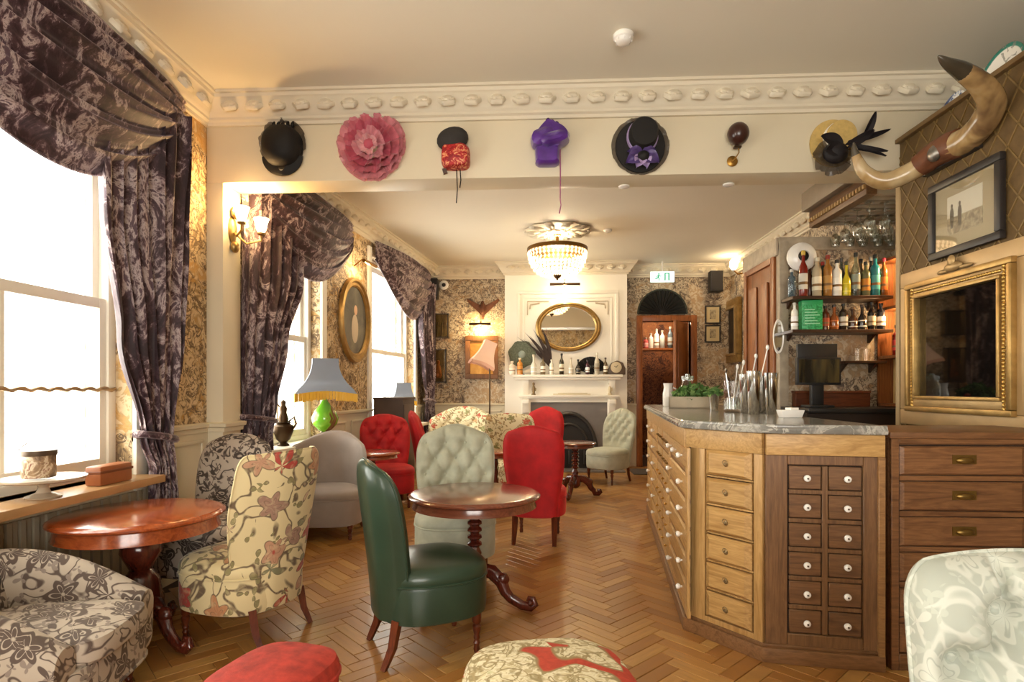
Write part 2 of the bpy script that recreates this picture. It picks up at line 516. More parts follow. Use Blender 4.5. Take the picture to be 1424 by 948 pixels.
struct(MB().bb(XL, XV, YR, YB2, ZC, ZC + .1).build('ceiling', CEIL, smooth=False))
struct(MB().bb(-2.6, XK + .1, YB2, YK + .1, ZC2, ZC2 + .1).build('ceiling_far', CEIL, smooth=False))
beam = struct(MB().bb(XL, XV, YB, YB2, ZS, ZC).build('wall_beam', CREAM, bev=.006))
pier = struct(MB().bb(XL - .1, -2.345, YB, YB2, 0, ZS).build('wall_pier', CREAM, bev=.006))
struct(MB().bb(XV, XV + .1, YR, YB2, 0, ZC).build('wall_right', CREAM, smooth=False))
struct(MB().bb(2.645, XV, YB, YB2, 0, ZS).build('wall_pier_bar', CREAM, smooth=False))
struct(MB().bb(XK, XK + .1, YB2, YK, 0, ZC2).build('wall_right_far', WPAPER2, smooth=False))

# ---- far wall with doorway
dA, dB = AY(893, 447, YK), AY(960, 447, YK)
DX0, DX1, DZ = dA.x, dB.x, dA.z
b = MB()
b.bb(-2.2, DX0, YK, YK + .12, 0, ZC2); b.bb(DX1, XK + .1, YK, YK + .12, 0, ZC2); b.bb(DX0, DX1, YK, YK + .12, DZ, ZC2)
struct(b.build('wall_far', WPAPER2, smooth=False))
# passage behind the doorway
BRK = wallpaper('passage_paper', '#8f5a34', '#6a3d22', '#3a2014', '#a06a3a', 5.)
b = MB(); b.bb(DX0 - .3, DX1 + .6, 11.3, 11.4, 0, 2.9); b.bb(DX0 - .4, DX0 - .3, YK + .12, 11.4, 0, 2.9); b.bb(DX1 + .6, DX1 + .7, YK + .12, 11.4, 0, 2.9); b.bb(DX0 - .4, DX1 + .7, YK + .12, 11.4, 2.9, 3.0)
struct(b.build('wall_passage', BRK, smooth=False))
lamp_light('passage_fill_light', (DX0 + .5, 10.4, 2.6), 32, (1, .75, .5), .1)  # unseen fill light added to brighten the passage; no fitting stands here
b = MB()
for x0, x1, z0, z1 in ((DX0 - .1, DX0, 0, DZ + .1), (DX1, DX1 + .1, 0, DZ + .1), (DX0, DX1, DZ, DZ + .1)):
    b.bb(x0, x1, YK - .05, YK + .12, z0, z1)
struct(b.build('trim_1', DOORW, bev=.01))
d = thing('door_1', None, None, (DX1 - .02, YK + .1, 0), R(62)); struct(d)
b = MB(); b.bb(-.72, 0, 0, .045, 0, DZ - .03); b.build('door_leaf', DOORW, d, bev=.006)
b = MB(); b.bb(-.62, -.1, -.012, 0, 1.1, 2.2); b.bb(-.62, -.1, -.012, 0, .15, .95); b.build('door_panel', DOORW, d, bev=.01)
b = MB(); b.tube([(-.66, -.01, 1.02), (-.66, -.06, 1.02), (-.56, -.06, 1.02)], .01); b.build('door_handle', BRASS, d)

# ---- floor: oak blocks in herringbone
def floor_mat(name, island):
    t = NT(name); v = t.co((4, 40, 20) if not island else (9, 9, 9))
    rn = t.n('ShaderNodeNewGeometry').outputs['Random Per Island'] if island else t.rnd()
    c = t.ramp(rn, [(0, '#875929'), (.25, '#a37038'), (.5, '#b08045'), (.75, '#be9354'), (1, '#96652d')])
    n = t.noise(v, 1.3, 4, .6, .6)
    c = t.mix(t.ramp(n, [(.35, .45), (.65, 0.)]), c, '#86592a')
    big = t.noise(t.co((.8, .8, .8), 'Object' if island else 'Object'), 1.0, 2)
    rr = t.ramp(n, [(.3, .3), (.7, .42)])
    t.bump(n, .08, .002)
    return t.fin(c, rr, coat=.25, spec=.5)
FM1, FM2 = floor_mat('oak_block', False), floor_mat('oak_block_field', True)
floor = struct(MB().bb(-2.8, XV + .2, YR - .3, 11.5, -.06, -.006).build('floor', M('floor_gap', '#3a2413', .7), smooth=False))
BLW, BLN = .076, 4
BLL = BLW * BLN
def block_mesh(g=.0012, ch=.002, h=.018):
    b = MB(); x, y = BLL / 2 - g, BLW / 2 - g
    b.loft([[(-x, -y, -h), (x, -y, -h), (x, y, -h), (-x, y, -h)], [(-x, -y, -ch), (x, -y, -ch), (x, y, -ch), (-x, y, -ch)],
            [(-x+ch, -y+ch, 0), (x-ch, -y+ch, 0), (x-ch, y-ch, 0), (-x+ch, y-ch, 0)]], False, True)
    return b
bm_ = block_mesh(); bme = bm_.mesh('floor_block', FM1, smooth=False)
cells = []
for k in range(-110, 130):
    for m in range(-18, 20):
        for vert in (0, 1):
            a = k + 2 * BLN * m
            if not vert: u0, v0, an = a + BLN / 2, k + .5, 0
            else: u0, v0, an = a + BLN + .5, k + 1 - BLN / 2, PI / 2
            u0 *= BLW; v0 *= BLW
            x = (u0 - v0) * .70711; y = (u0 + v0) * .70711 + 4.0
            if -2.45 < x < 3.1 and -.3 < y < 9.75:
                if y > YB2 and x < BL0.x + (y - YB2) / (YK - YB2) * (BL1.x - BL0.x): continue
                cells.append((x, y, an + PI / 4))
def shown(c):
    x, y, a = c
    d = Vector((x, y, -H)); fw = -SN * x + CS * y
    if fw < .5: return 0
    px = 712 + F * (CS * x + SN * y) / fw; py = 540 + F * H / fw
    if not (-10 < px < 1434 and py < 960): return 0
    # hidden under bar, chairs
    if x > .75 and y < 6 and px > 955: return 0
    if px < 300 and y < 2.6: return 0
    return 1 / fw
cells.sort(key=lambda c: -shown(c))
fb = MB()
for i, (x, y, a) in enumerate(cells):
    dz = random.uniform(-.0012, .0002)
    if i < 300:
        place('floor_block', bme, floor, (x, y, dz), (random.uniform(-.003, .003), random.uniform(-.003, .003), a))
    else:
        m = Matrix.Translation((x, y, dz)) @ Matrix.Rotation(a, 4, 'Z')
        fb.add([m @ Vector(p) for p in bm_.v], bm_.f)
stuff(fb.build('floor_block_field', FM2, floor, smooth=False))

# ---- cornices
CP = [(0, .0), (0, -.20), (.022, -.20), (.026, -.178), (.045, -.168), (.045, -.150), (.055, -.142), (.062, -.125), (.085, -.10), (.115, -.055), (.135, -.045), (.14, -.022), (.155, -.018), (.155, 0)]
cor = struct(MB().sweep(CP, [(XL, YR, ZC), (XL, YB, ZC), (XV, YB, ZC), (XV, YR, ZC)]).build('trim_2', PLASTER, angle=30, weld=True))
def rosette_mesh(seed):
    rn = random.Random(seed); b = MB(); ph = rn.uniform(0, 6)
    b.lathe([(.054, -.012), (.056, .006), (.049, .018), (.036, .018), (.029, .03), (.013, .036), (.001, .034)], 20,
            plan=lambda a: ((1 + .10 * math.sin(5 * a + ph)) * math.cos(a) * 1.15, (1 + .10 * math.sin(5 * a + ph)) * math.sin(a)))
    for k in range(5):
        a = ph + k * 2 * PI / 5
        b.ball((.033 * math.cos(a), .03 * math.sin(a), .016), (.015, .015, .012), 7, 5)
    return b
ros = [rosette_mesh(i).mesh('rosette', PLASTER) for i in range(3)]
x = -2.24; k = 0
while x < 3.3:
    place('rosette', ros[k % 3], cor, (x, YB - .092, ZC - .092), (R(48), 0, 0)); x += .1755; k += 1
y = 3.93
while y > 1.2:
    place('rosette', ros[k % 3], cor, (XL + .092, y, ZC - .092), (R(48), 0, R(90))); y -= .2; k += 1
cA, cB = AY(702, 500, 9.4).x, AY(872, 500, 9.4).x
chim = struct(MB().bb(cA, cB, 9.40, YK, 0, ZC2).build('wall_chimney', WHITE, smooth=False))
path = [(BL0.x, BL0.y, ZC2), (BL1.x, BL1.y, ZC2), (cA, YK, ZC2), (cA, 9.40, ZC2), (cB, 9.40, ZC2), (cB, YK, ZC2), (XK, YK, ZC2), (XK, YB2, ZC2)]
cor2 = struct(MB().sweep(CP, path).build('trim_3', PLASTER, angle=30, weld=True))
b = MB(); rb = rosette_mesh(9)
for i in range(len(path) - 1):
    p, q = Vector(path[i]), Vector(path[i+1]); dd = (q - p); L = dd.length; dd.normalize(); nn = Vector((dd.y, -dd.x, 0))
    k = max(1, int(L / .18))
    for j in range(k):
        c = p + dd * (L * (j + .5) / k) + nn * .092 + Vector((0, 0, -.092))
        m = Matrix.Translation(c) @ Matrix.Rotation(math.atan2(dd.y, dd.x), 4, 'Z') @ Matrix.Rotation(R(48), 4, 'X')
        b.add([m @ Vector(v) for v in rb.v], rb.f)
stuff(b.build('rosette_run', PLASTER, cor2))

# ---- dado panelling
def dado(name, fr, L, ops, top=1.03, skip=None):
    b = MB(); t = struct(b.bb(0, L, 0, .012, 0, .14).build(name, CREAM, bev=.004)); t.matrix_world = fr
    s = 0.0; runs = []
    for (a, e, za, zb) in sorted(ops) + [(L, L, 0, 0)]:
        if a > s: runs.append((s, a, top))
        if e > a: runs.append((a, e, za - .04))
        s = e
    for (a, e, tz) in runs:
        p = MB(); p.bb(a, e, 0, .01, .14, tz); p.build('dado_board', CREAM, t)
        n = max(1, round((e - a) / .6)); wv = (e - a) / n
        for i in range(n):
            x0, x1 = a + i * wv + .07, a + (i + 1) * wv - .07
            if x1 - x0 < .1: continue
            q = MB()
            for (u0, u1, v0, v1) in ((x0, x1, .22, .245), (x0, x1, tz - .125, tz - .10), (x0, x0 + .025, .22, tz - .1), (x1 - .025, x1, .22, tz - .1)):
                q.bb(u0, u1, .01, .024, v0, v1)
            q.build('panel_moulding', CREAM, t, bev=.004)
        if tz == top:
            q = MB(); q.sweep([(0, -.05), (.02, -.05), (.025, -.02), (.045, -.012), (.05, .012), (.03, .02), (0, .02)], [(a, 0, tz), (e, 0, tz)])
            q.xf(Matrix.Scale(-1, 4, (0, 1, 0))); q.build('dado_rail', CREAM, t)
    return t
dado('baseboard_left', FL, YB - YR, [W0, W1])
dado('baseboard_left_far', FB, LB, [W2, W3])
FK = wall_frame((BL1.x, YK, 0), (DX0 - .1, YK, 0))
dado('baseboard_far', FK, cA - BL1.x, [])
FK2 = wall_frame((cB, YK, 0), (DX0 - .1, YK, 0)); dado('baseboard_doorway', FK2, DX0 - .1 - cB, [])
FK3 = wall_frame((DX1 + .1, YK, 0), (XK, YK, 0)); dado('baseboard_corner', FK3, XK - DX1 - .1, [])
b = MB(); b.sweep([(0, -.05), (.02, -.05), (.025, -.02), (.045, -.012), (.05, .012), (.03, .02), (0, .02)], [(XL, YB, 1.03), (-2.345, YB, 1.03), (-2.345, YB2, 1.03)])
struct(b.build('trim_4', CREAM))

# ---- sash windows
def sash(n, fr, op, bars=1):
    a, e, za, zb = op; w_ = struct(thing('window_%d' % n, None, None)); w_.matrix_world = fr @ Matrix.Translation((a, 0, 0))
    W = e - a; zm = 1.80
    b = MB()
    for (x0, x1, z0, z1) in ((0, .06, za, zb), (W - .06, W, za, zb), (.06, W - .06, zb - .06, zb), (.06, W - .06, za, za + .05)):
        b.bb(x0, x1, -.24, -.10, z0, z1)
    b.build('window_frame', WHITE, w_, bev=.004)
    for nm, y0, z0, z1 in (('upper_sash', -.20, zm - .03, zb - .06), ('lower_sash', -.155, za + .05, zm + .03)):
        b = MB()
        for (x0, x1, u0, u1) in ((.06, .11, z0, z1), (W - .11, W - .06, z0, z1), (.11, W - .11, z1 - .06, z1), (.11, W - .11, z0, z0 + .06)):
            b.bb(x0, x1, y0, y0 + .04, u0, u1)
        sh = b.build(nm, WHITE, w_, bev=.004)
        k = bars + 1; step = (W - .22) / k
        for i in range(1, k):
            MB().bb(.11 + i * step - .012, .11 + i * step + .012, y0 + .006, y0 + .034, z0 + .06, z1 - .06).build('glazing_bar', WHITE, sh)
        for i in range(k):
            MB().bb(.11 + i * step, .11 + (i + 1) * step, y0 + .018, y0 + .022, z0 + .06, z1 - .06).build('pane', PANE, sh)
    b = MB(); b.bb(-.10, 0.0, 0, .03, za - .1, zb + .1); b.bb(W, W + .10, 0, .03, za - .1, zb + .1); b.build('architrave', WHITE, w_, bev=.008)
    b = MB()
    b.bb(-.12, W + (.02 if n == 2 else .12), -.10, .20, za - .045, za); b.build('window_sill', M('sill_wood', '#b38a5c', .35, var=.2) if n == 2 else WHITE, w_, bev=.008)
    return w_
win1 = sash(1, FL, W0); win2 = sash(2, FL, W1); sash(3, FB, W2); sash(4, FB, W3)
b = MB()
for x0, x1, z0, z1 in ((2.0, 2.08, .6, 2.7), (4.62, 4.7, .6, 2.7), (2.08, 4.62, .6, .68), (2.08, 4.62, 2.62, 2.7), (3.3, 3.38, .68, 2.62)):
    b.bb(x0, x1, -.2, -.08, z0, z1)
b.xf(FR); struct(b.build('window_5', WHITE, bev=.004))
# twisted brass rail across the near window
b = MB(); N = 90
pts = [FL @ Vector((W1[0] + .02 + (W1[1] - W1[0] - .04) * i / N, -.085 + .006 * math.sin(i * .9), 1.295 + .006 * math.cos(i * .9))) for i in range(N + 1)]
b.tube(pts, [.011 + .002 * math.sin(i * 1.8) for i in range(N + 1)], 7)
tag(b.build('window_rail', M('old_brass', '#a98d6a', .4, metal=.7)), 'twisted brass rail across the sash window beside the glossy table', 'rail')
b = MB()
for i in range(46):
    y0 = 1.75 + i * .036
    b.bb(XL + .013, XL + .03 + (.008 if i % 2 else 0), y0, y0 + .027, .10, .68)
tag(b.build('radiator', M('radiator_paint', '#a49780', .5)), 'cream column radiator under the wooden window sill', 'radiator')

# ---- curtains
def swag(th, fr, s0, s1, ztop, sag, bulge=.16, lop=0.0):
    b = MB()
    def P(a, t):
        aa = a ** (1 - lop); c = math.sin(PI * aa) ** .85
        s = s0 + (s1 - s0) * a
        z = ztop - (.02 + .24 * t) * (1 - c) - c * (t ** 1.05) * sag
        fold = .026 * math.sin(t * 2 * PI * 5.5 + 1.4 * math.sin(3 * a)) + .012 * math.sin(t * 2 * PI * 13 + 5 * a)
        n = .05 + bulge * c * math.sin(PI * min(1, .12 + .8 * t)) + fold * (.35 + .65 * c) * (1 if t > .02 else 0)
        z += .5 * fold * c
        return fr @ Vector((s, n, z))
    b.grid(P, 70, 90)
    b.build('swag', CURTAIN, th, loc=-Vector(th.location), angle=80)
    h = MB(); h.tube([P(i / 60, 1.0) + Vector((0, 0, -.004)) for i in range(61)], .009, 6)
    h.build('hem', CURTAIN, th, loc=-Vector(th.location))
def drape(fr, keys, label, nf=7, off=.10, tie=None):
    zs = [k[0] for k in keys]
    def at(z, i):
        for k in range(len(keys) - 1):
            if zs[k] >= z >= zs[k+1]:
                q = (zs[k] - z) / max(1e-6, zs[k] - zs[k+1]); q = q * q * (3 - 2 * q)
                return keys[k][i] * (1 - q) + keys[k+1][i] * q
        return keys[-1][i]
    def P(a, t):
        z = zs[0] + (zs[-1] - zs[0]) * t
        l, r = at(z, 1), at(z, 2); w_ = r - l
        am = min(.045, w_ * .09) * (1 + .25 * math.sin(7 * t + 9 * a))
        n = off + am * math.sin(2 * PI * nf * a + .8 * math.sin(4 * t)) + .012 * math.sin(2 * PI * 17 * a + 3 * t)
        return fr @ Vector((l + w_ * a + .01 * math.sin(2*PI*nf*a*2), n, z))
    th = thing('window_curtain', label, 'curtain'); th.location = fr @ Vector((keys[0][1], 0, 0))
    MB().grid(P, 110, 60).build('drape', CURTAIN, th, loc=-Vector(th.location), angle=80)
    if tie:
        z = tie; l, r = at(z, 1), at(z, 2); b = MB()
        b.tube([fr @ Vector((l - .01 + (r - l + .02) * (.5 - .5 * math.cos(q)), off + .075 * math.sin(q), z + .03 * math.cos(q))) for q in [2 * PI * i / 24 for i in range(24)]], .022, 8, True)
        b.build('tieback', CURTAIN, th, loc=-Vector(th.location))
    return th
o1 = -YR
th = drape(FL, [(3.1, 2.93 + o1, 3.79 + o1), (2.3, 2.97 + o1, 3.72 + o1), (1.6, 3.10 + o1, 3.66 + o1), (1.0, 3.30 + o1, 3.58 + o1), (.80, 3.39 + o1, 3.62 + o1), (.56, 3.39 + o1, 3.64 + o1)],
      'crushed velvet swag and tied drape of the window with the twisted brass rail', 7, .10, 1.0)
swag(th, FL, 1.62 + o1, 3.80 + o1, 3.27, .84, .20, .0)
q = lambda Y: (Y - YB2) * kB
th = drape(FB, [(3.0, q(4.40), q(5.35)), (2.3, q(4.41), q(5.30)), (1.7, q(4.41), q(5.02)), (1.15, q(4.42), q(4.86)), (.9, q(4.42), q(4.82)), (.15, q(4.42), q(4.86))],
      'dark velvet swag and long drape just behind the pier with the wall sconce', 6, .12, 1.05)
swag(th, FB, q(4.42), q(6.55), 3.2, .82, .22, -.05)
th = drape(FB, [(3.0, q(8.75), q(9.45)), (2.2, q(8.72), q(9.40)), (1.6, q(8.85), q(9.38)), (1.1, q(9.0), q(9.36)), (.15, q(8.95), q(9.4))],
      'velvet swag and narrow drape of the window beyond the oval portrait', 6, .13, 1.1)
swag(th, FB, q(7.2), q(9.45), 3.2, .85, .2, -.25)

# ---- padded lattice wall
LATB = M('lattice_cloth', '#6b5330', .75, var=.25, vs=20, bump=.25, bs=120, bd=.003)
LATS = M('lattice_braid', '#84693c', .5, var=.2, vs=30)
lat = struct(MB().bb(XR, XR + .04, YR, YB + .001, 0, 3.0).build('wall_lattice', LATB, smooth=False))
struct(MB().bb(XR + .04, XW, YR, YB, 0, 2.86).build('wall_lattice_core', CREAM, smooth=False))
dy, dz = .14, .19
y0, y1, z0, z1 = 2.3, YB, .6, 3.0
for sg in (1, -1):
    k = -30
    while k < 60:
        # line: z = z0 + sg*(dz/dy)*(y - yc)
        yc = y0 + k * dy; m = sg * dz / dy
        a, e = y0, y1
        ya, ye = yc + 0 / m, yc + (z1 - z0) / m
        lo, hi = max(a, min(ya, ye)), min(e, max(ya, ye))
        k += 1
        if hi - lo < .05: continue
        za, zb = z0 + m * (lo - yc), z0 + m * (hi - yc)
        L = math.hypot(hi - lo, zb - za); an = math.atan2(zb - za, hi - lo)
        b = MB(); b.box(0, 0, 0, .007, L, .008)
        b.build('lattice_strip', LATS, lat, loc=(XR - .002, (lo + hi) / 2, (za + zb) / 2), rot=(an, 0, 0))
struct(MB().bb(XR - .035, XR + .04, YR, YB, 3.0, 3.03).build('trim_5', M('plate_rail_wood', '#7a5f3a', .5, var=.2), bev=.005))
struct(MB().bb(XR - .012, XR + .03, YB - .015, YB + .03, 0, ZS).build('trim_6', M('edge_moulding', '#a8906a', .5), bev=.004))
struct(MB().bb(XR - .02, XR, YR, YB, 0, .12).build('baseboard_right', CREAM))

# ---- chimney breast mouldings and fireplace
YC = 9.40
def rect_frame(b, xa, xb, za, zb, w_, y0, y1):
    for (x0, x1, u0, u1) in ((xa, xb, za, za + w_), (xa, xb, zb - w_, zb), (xa, xa + w_, za + w_, zb - w_), (xb - w_, xb, za + w_, zb - w_)):
        b.bb(x0, x1, y0, y1, u0, u1)
    return b
pa, pb = AY(719, 405, YC), AY(860, 518, YC)
b = MB(); rect_frame(b, pa.x, pb.x, 1.55, pa.z, .05, YC - .03, YC); rect_frame(b, pa.x + .1, pb.x - .1, 1.6, pa.z - .1, .02, YC - .015, YC)
b.build('panel_moulding', WHITE, chim, bev=.006)
for sx in (0, 1):
    x = pa.x + .17 if sx == 0 else pb.x - .17; sg = 1 if sx == 0 else -1
    b = MB(); z = pa.z - .17
    b.tube([(x, YC - .01, z - .22), (x, YC - .01, z), (x + sg * .35, YC - .01, z)], .009, 6)
    b.tube([(x + sg * .04, YC - .01, z - .12), (x + sg * .05, YC - .01, z - .05), (x + sg * .2, YC - .01, z - .03)], .012, 6)
    b.build('corner_scroll', M('aged_plaster', '#b7a88e', .6), chim)
fA, fB = AY(725, 549, YC).x, AY(856, 549, YC).x
oA, oB = AY(738, 559, YC).x, AY(844, 559, YC).x
zo = AY(790, 559, YC).z; zm1 = AY(790, 521, YC).z; zm2 = AY(790, 549, YC).z
fp = thing('fireplace', 'white painted fireplace with deep mantel shelf and cast iron arched grate', 'fireplace', ((fA + fB) / 2, YC, 0))
fx = (fA + fB) / 2
def fpart(name, b, mat, **k): return b.build(name, mat, fp, loc=(-fx, -YC, 0), **k)
mA, mB_ = AY(713, 520, 9.2).x, AY(866, 520, 9.2).x
b = MB(); b.bb(mA, mB_, 9.18, YC, zm1 - .04, zm1); b.bb(mA + .03, mB_ - .03, 9.21, YC, zm1 - .08, zm1 - .04); fpart('mantel_shelf', b, WHITE, bev=.006)
b = MB(); b.bb(fA - .04, fB + .04, 9.24, YC, zm2 - .03, zm2); b.bb(fA - .02, fB + .02, 9.27, YC, zm2 - .06, zm2 - .03); fpart('lower_shelf', b, WHITE, bev=.005)
b = MB(); b.bb(fA, fB, 9.34, YC, zm2, zm1 - .08); fpart('frieze', b, WHITE)
for x0, x1 in ((fA, oA), (oB, fB)):
    b = MB(); b.bb(x0, x1, 9.29, YC, 0, zm2 - .06); b.bb(x0 - .01, x1 + .01, 9.27, YC, 0, .14)
    fpart('pilaster', b, WHITE, bev=.005)
    xm = (x0 + x1) / 2
    b = MB(); b.prism([(9.29, zm2 - .06), (9.20, zm2 - .07), (9.20, zm2 - .13), (9.24, zm2 - .2), (9.25, zm2 - .28), (9.29, zm2 - .32)], xm - .055, xm + .055, lambda a, c, e: (e, a, c))
    fpart('corbel', b, WHITE, bev=.01)
    b = MB(); b.prism([(9.34, zm1 - .08), (9.25, zm1 - .08), (9.25, zm1 - .14), (9.29, zm1 - .24), (9.34, zm2)], xm - .05, xm + .05, lambda a, c, e: (e, a, c))
    fpart('bracket', b, WHITE, bev=.01)
b = MB(); b.bb(oA, oB, 9.31, YC, zo, zm2 - .06); fpart('lintel', b, WHITE, bev=.004)
SLATE = M('slate', '#7a726c', .45, var=.2, vs=4)
IRON = M('cast_iron', '#4a4744', .4, metal=.5)
n = 24; xm = (oA + oB) / 2; ra, rz_ = (oB - oA) * .36, .62
arch = [(xm + ra * math.cos(PI * i / n), .28 + rz_ * math.sin(PI * i / n)) for i in range(n + 1)]
poly = [(oB, 0), (oB, zo), (oA, zo), (oA, 0), (xm - ra, 0)] + list(reversed(arch)) + [(xm + ra, 0)]
b = MB(); b.prism(poly, 9.35, YC, lambda a, c, e: (a, e, c)); fpart('slate_slip', b, SLATE)
b = MB(); b.tube([(xm + ra, 9.345, 0)] + [(p[0], 9.345, p[1]) for p in arch] + [(xm - ra, 9.345, 0)], .03, 8)
b.tube([(xm + .72*(p[0]-xm), 9.37, .28 + .72*(p[1]-.28)) for p in arch], .02, 8); fpart('iron_arch', b, IRON)
b = MB(); b.prism(list(reversed(arch)) + [(xm + ra, 0), (xm - ra, 0)], 9.385, YC + .0, lambda a, c, e: (a, e, c)); fpart('fireback', b, M('soot', '#2a2725', .7))
for i in range(5):
    x = xm - ra * .55 + i * ra * .275
    b = MB(); b.tube([(x, 9.33, .08), (x, 9.31, .2), (x, 9.34, .3)], .012, 6); fpart('grate_bar', b, IRON)
b = MB(); b.bb(fA - .1, fB + .1, 8.95, 9.29, 0, .02); fpart('hearth', b, SLATE, bev=.004)

# ---- back-bar block, tall cupboard side, canopy
NX0, NX1, NY = AY(1087, 400, 5.3).x, XK, 5.30
struct(MB().bb(NX0, NX1, NY, 6.14, 0, 2.62).build('wall_bar', WPAPER2, smooth=False))
b = MB(); b.bb(NX0 - .03, NX0 + .05, NY - .03, NY + .05, 0, 2.62); b.bb(NX0 - .03, XK, NY - .02, NY + .04, 2.54, 2.66); b.bb(NX0 - .05, NX0, NY, 6.16, 2.5, 2.66)
struct(b.build('trim_7', M('pilaster_paint', '#b3a48e', .5, var=.3, vs=12), bev=.006))
d = struct(thing('door_2', None, None, (NX0, 5.44, 0)))
MB().bb(-.03, 0, 0, .62, 0, 2.45).build('door_leaf', DOORW, d, bev=.006)
for (y0, y1, z0, z1) in ((.07, .28, 1.15, 2.3), (.34, .55, 1.15, 2.3), (.07, .28, .2, 1.0), (.34, .55, .2, 1.0)):
    b = MB(); rect = [(y0, z0), (y1, z0), (y1, z1), (y0, z1)]
    b.bb(-.055, -.03, y0, y1, z0, z1); b.build('door_panel', DOORW, d, bev=.018)
b = MB()
for (y0, y1, z0, z1) in ((-.08, 0, 0, 2.53), (.62, .69, 0, 2.53), (0, .62, 2.45, 2.53)): b.bb(-.05, 0.0, y0, y1, z0, z1)
b.build('door_casing', DOORW, d, bev=.006)
CX0 = 2.44
can = thing('glass_rack_canopy', 'timber canopy with slatted underside and dentil edge above the bar shelves', 'canopy', (CX0, NY, 2.75))
CANW = M('canopy_paint', '#8a7a66', .5, var=.2, vs=10)
MB().bb(0, XK - CX0, -.91, 0, .05, .09).build('canopy_board', M('canopy_dark', '#4a3a2c', .6), can)
for i in range(9):
    y = -.86 + i * .1
    MB().bb(.05, XK - CX0, y - .03, y + .03, .0, .05).build('slat', M('canopy_slat', '#a89a84', .5, var=.15), can, bev=.01)
MB().bb(-.03, .05, -.91, 0, -.01, .13).build('fascia', wood('canopy_wood', '#4e321c', '#74502f', 'y', .4), can, bev=.004)
dm = MB().box(0, 0, 0, .02, .026, .035).mesh('dentil', M('dentil_gilt', '#9b7a4a', .45), bev=.003)
for i in range(20): place('dentil', dm, can, (-.038, -.89 + i * .045, .05))
b = MB(); b.bb(-.10, -.03, -.91, 0, .13, .30); b.build('upper_fascia', CANW, can, bev=.01)
b = MB(); b.bb(-.03, XK - CX0, -.91, 0, .13, .17); b.build('canopy_top', CANW, can)
# ================================================================== seats and tables
def superell(a, b, e):
    def f(t):
        c, s = math.cos(t), math.sin(t)
        return (a * math.copysign(abs(c) ** (2 / e), c), b * math.copysign(abs(s) ** (2 / e), s))
    return f
BTN = {}
def button_mesh(mat, r):
    k = (mat.name, r)
    if k not in BTN: BTN[k] = MB().ball((0, 0, 0), (r * .6, r, r), 8, 6).mesh('button', mat)
    return BTN[k]
TURNED = [(.013, 0), (.017, .02), (.013, .04), (.018, .055), (.012, .07), (.017, .085), (.013, .10), (.02, .125), (.022, .15), (.015, .16), (.024, .175), (.024, .24)]
def legs(th, D, W, h, style_f, style_r, mat=None, spl=.05, inset=.085):
    mat = mat or LEGW
    for sy in (1, -1):
        b = MB()
        x, y = D / 2 - inset, sy * (W / 2 - inset)
        if style_f == 'turned':
            b.lathe([(r, z * (h + .02) / .24) for r, z in TURNED], 12, (x, y, 0))
        else:
            b.tube([(x, y, h + .02), (x + spl * .4, y, 0)], [.022, .014], 4)
        b.build('leg', mat, th)
        b = MB(); x = -D / 2 + .06
        b.tube([(x, y, h + .03), (x - spl * .45, y * 1.01, h * .5), (x - spl * 1.3, y * 1.03, 0)], [.027, .023, .017], 4)
        b.build('leg', mat, th)
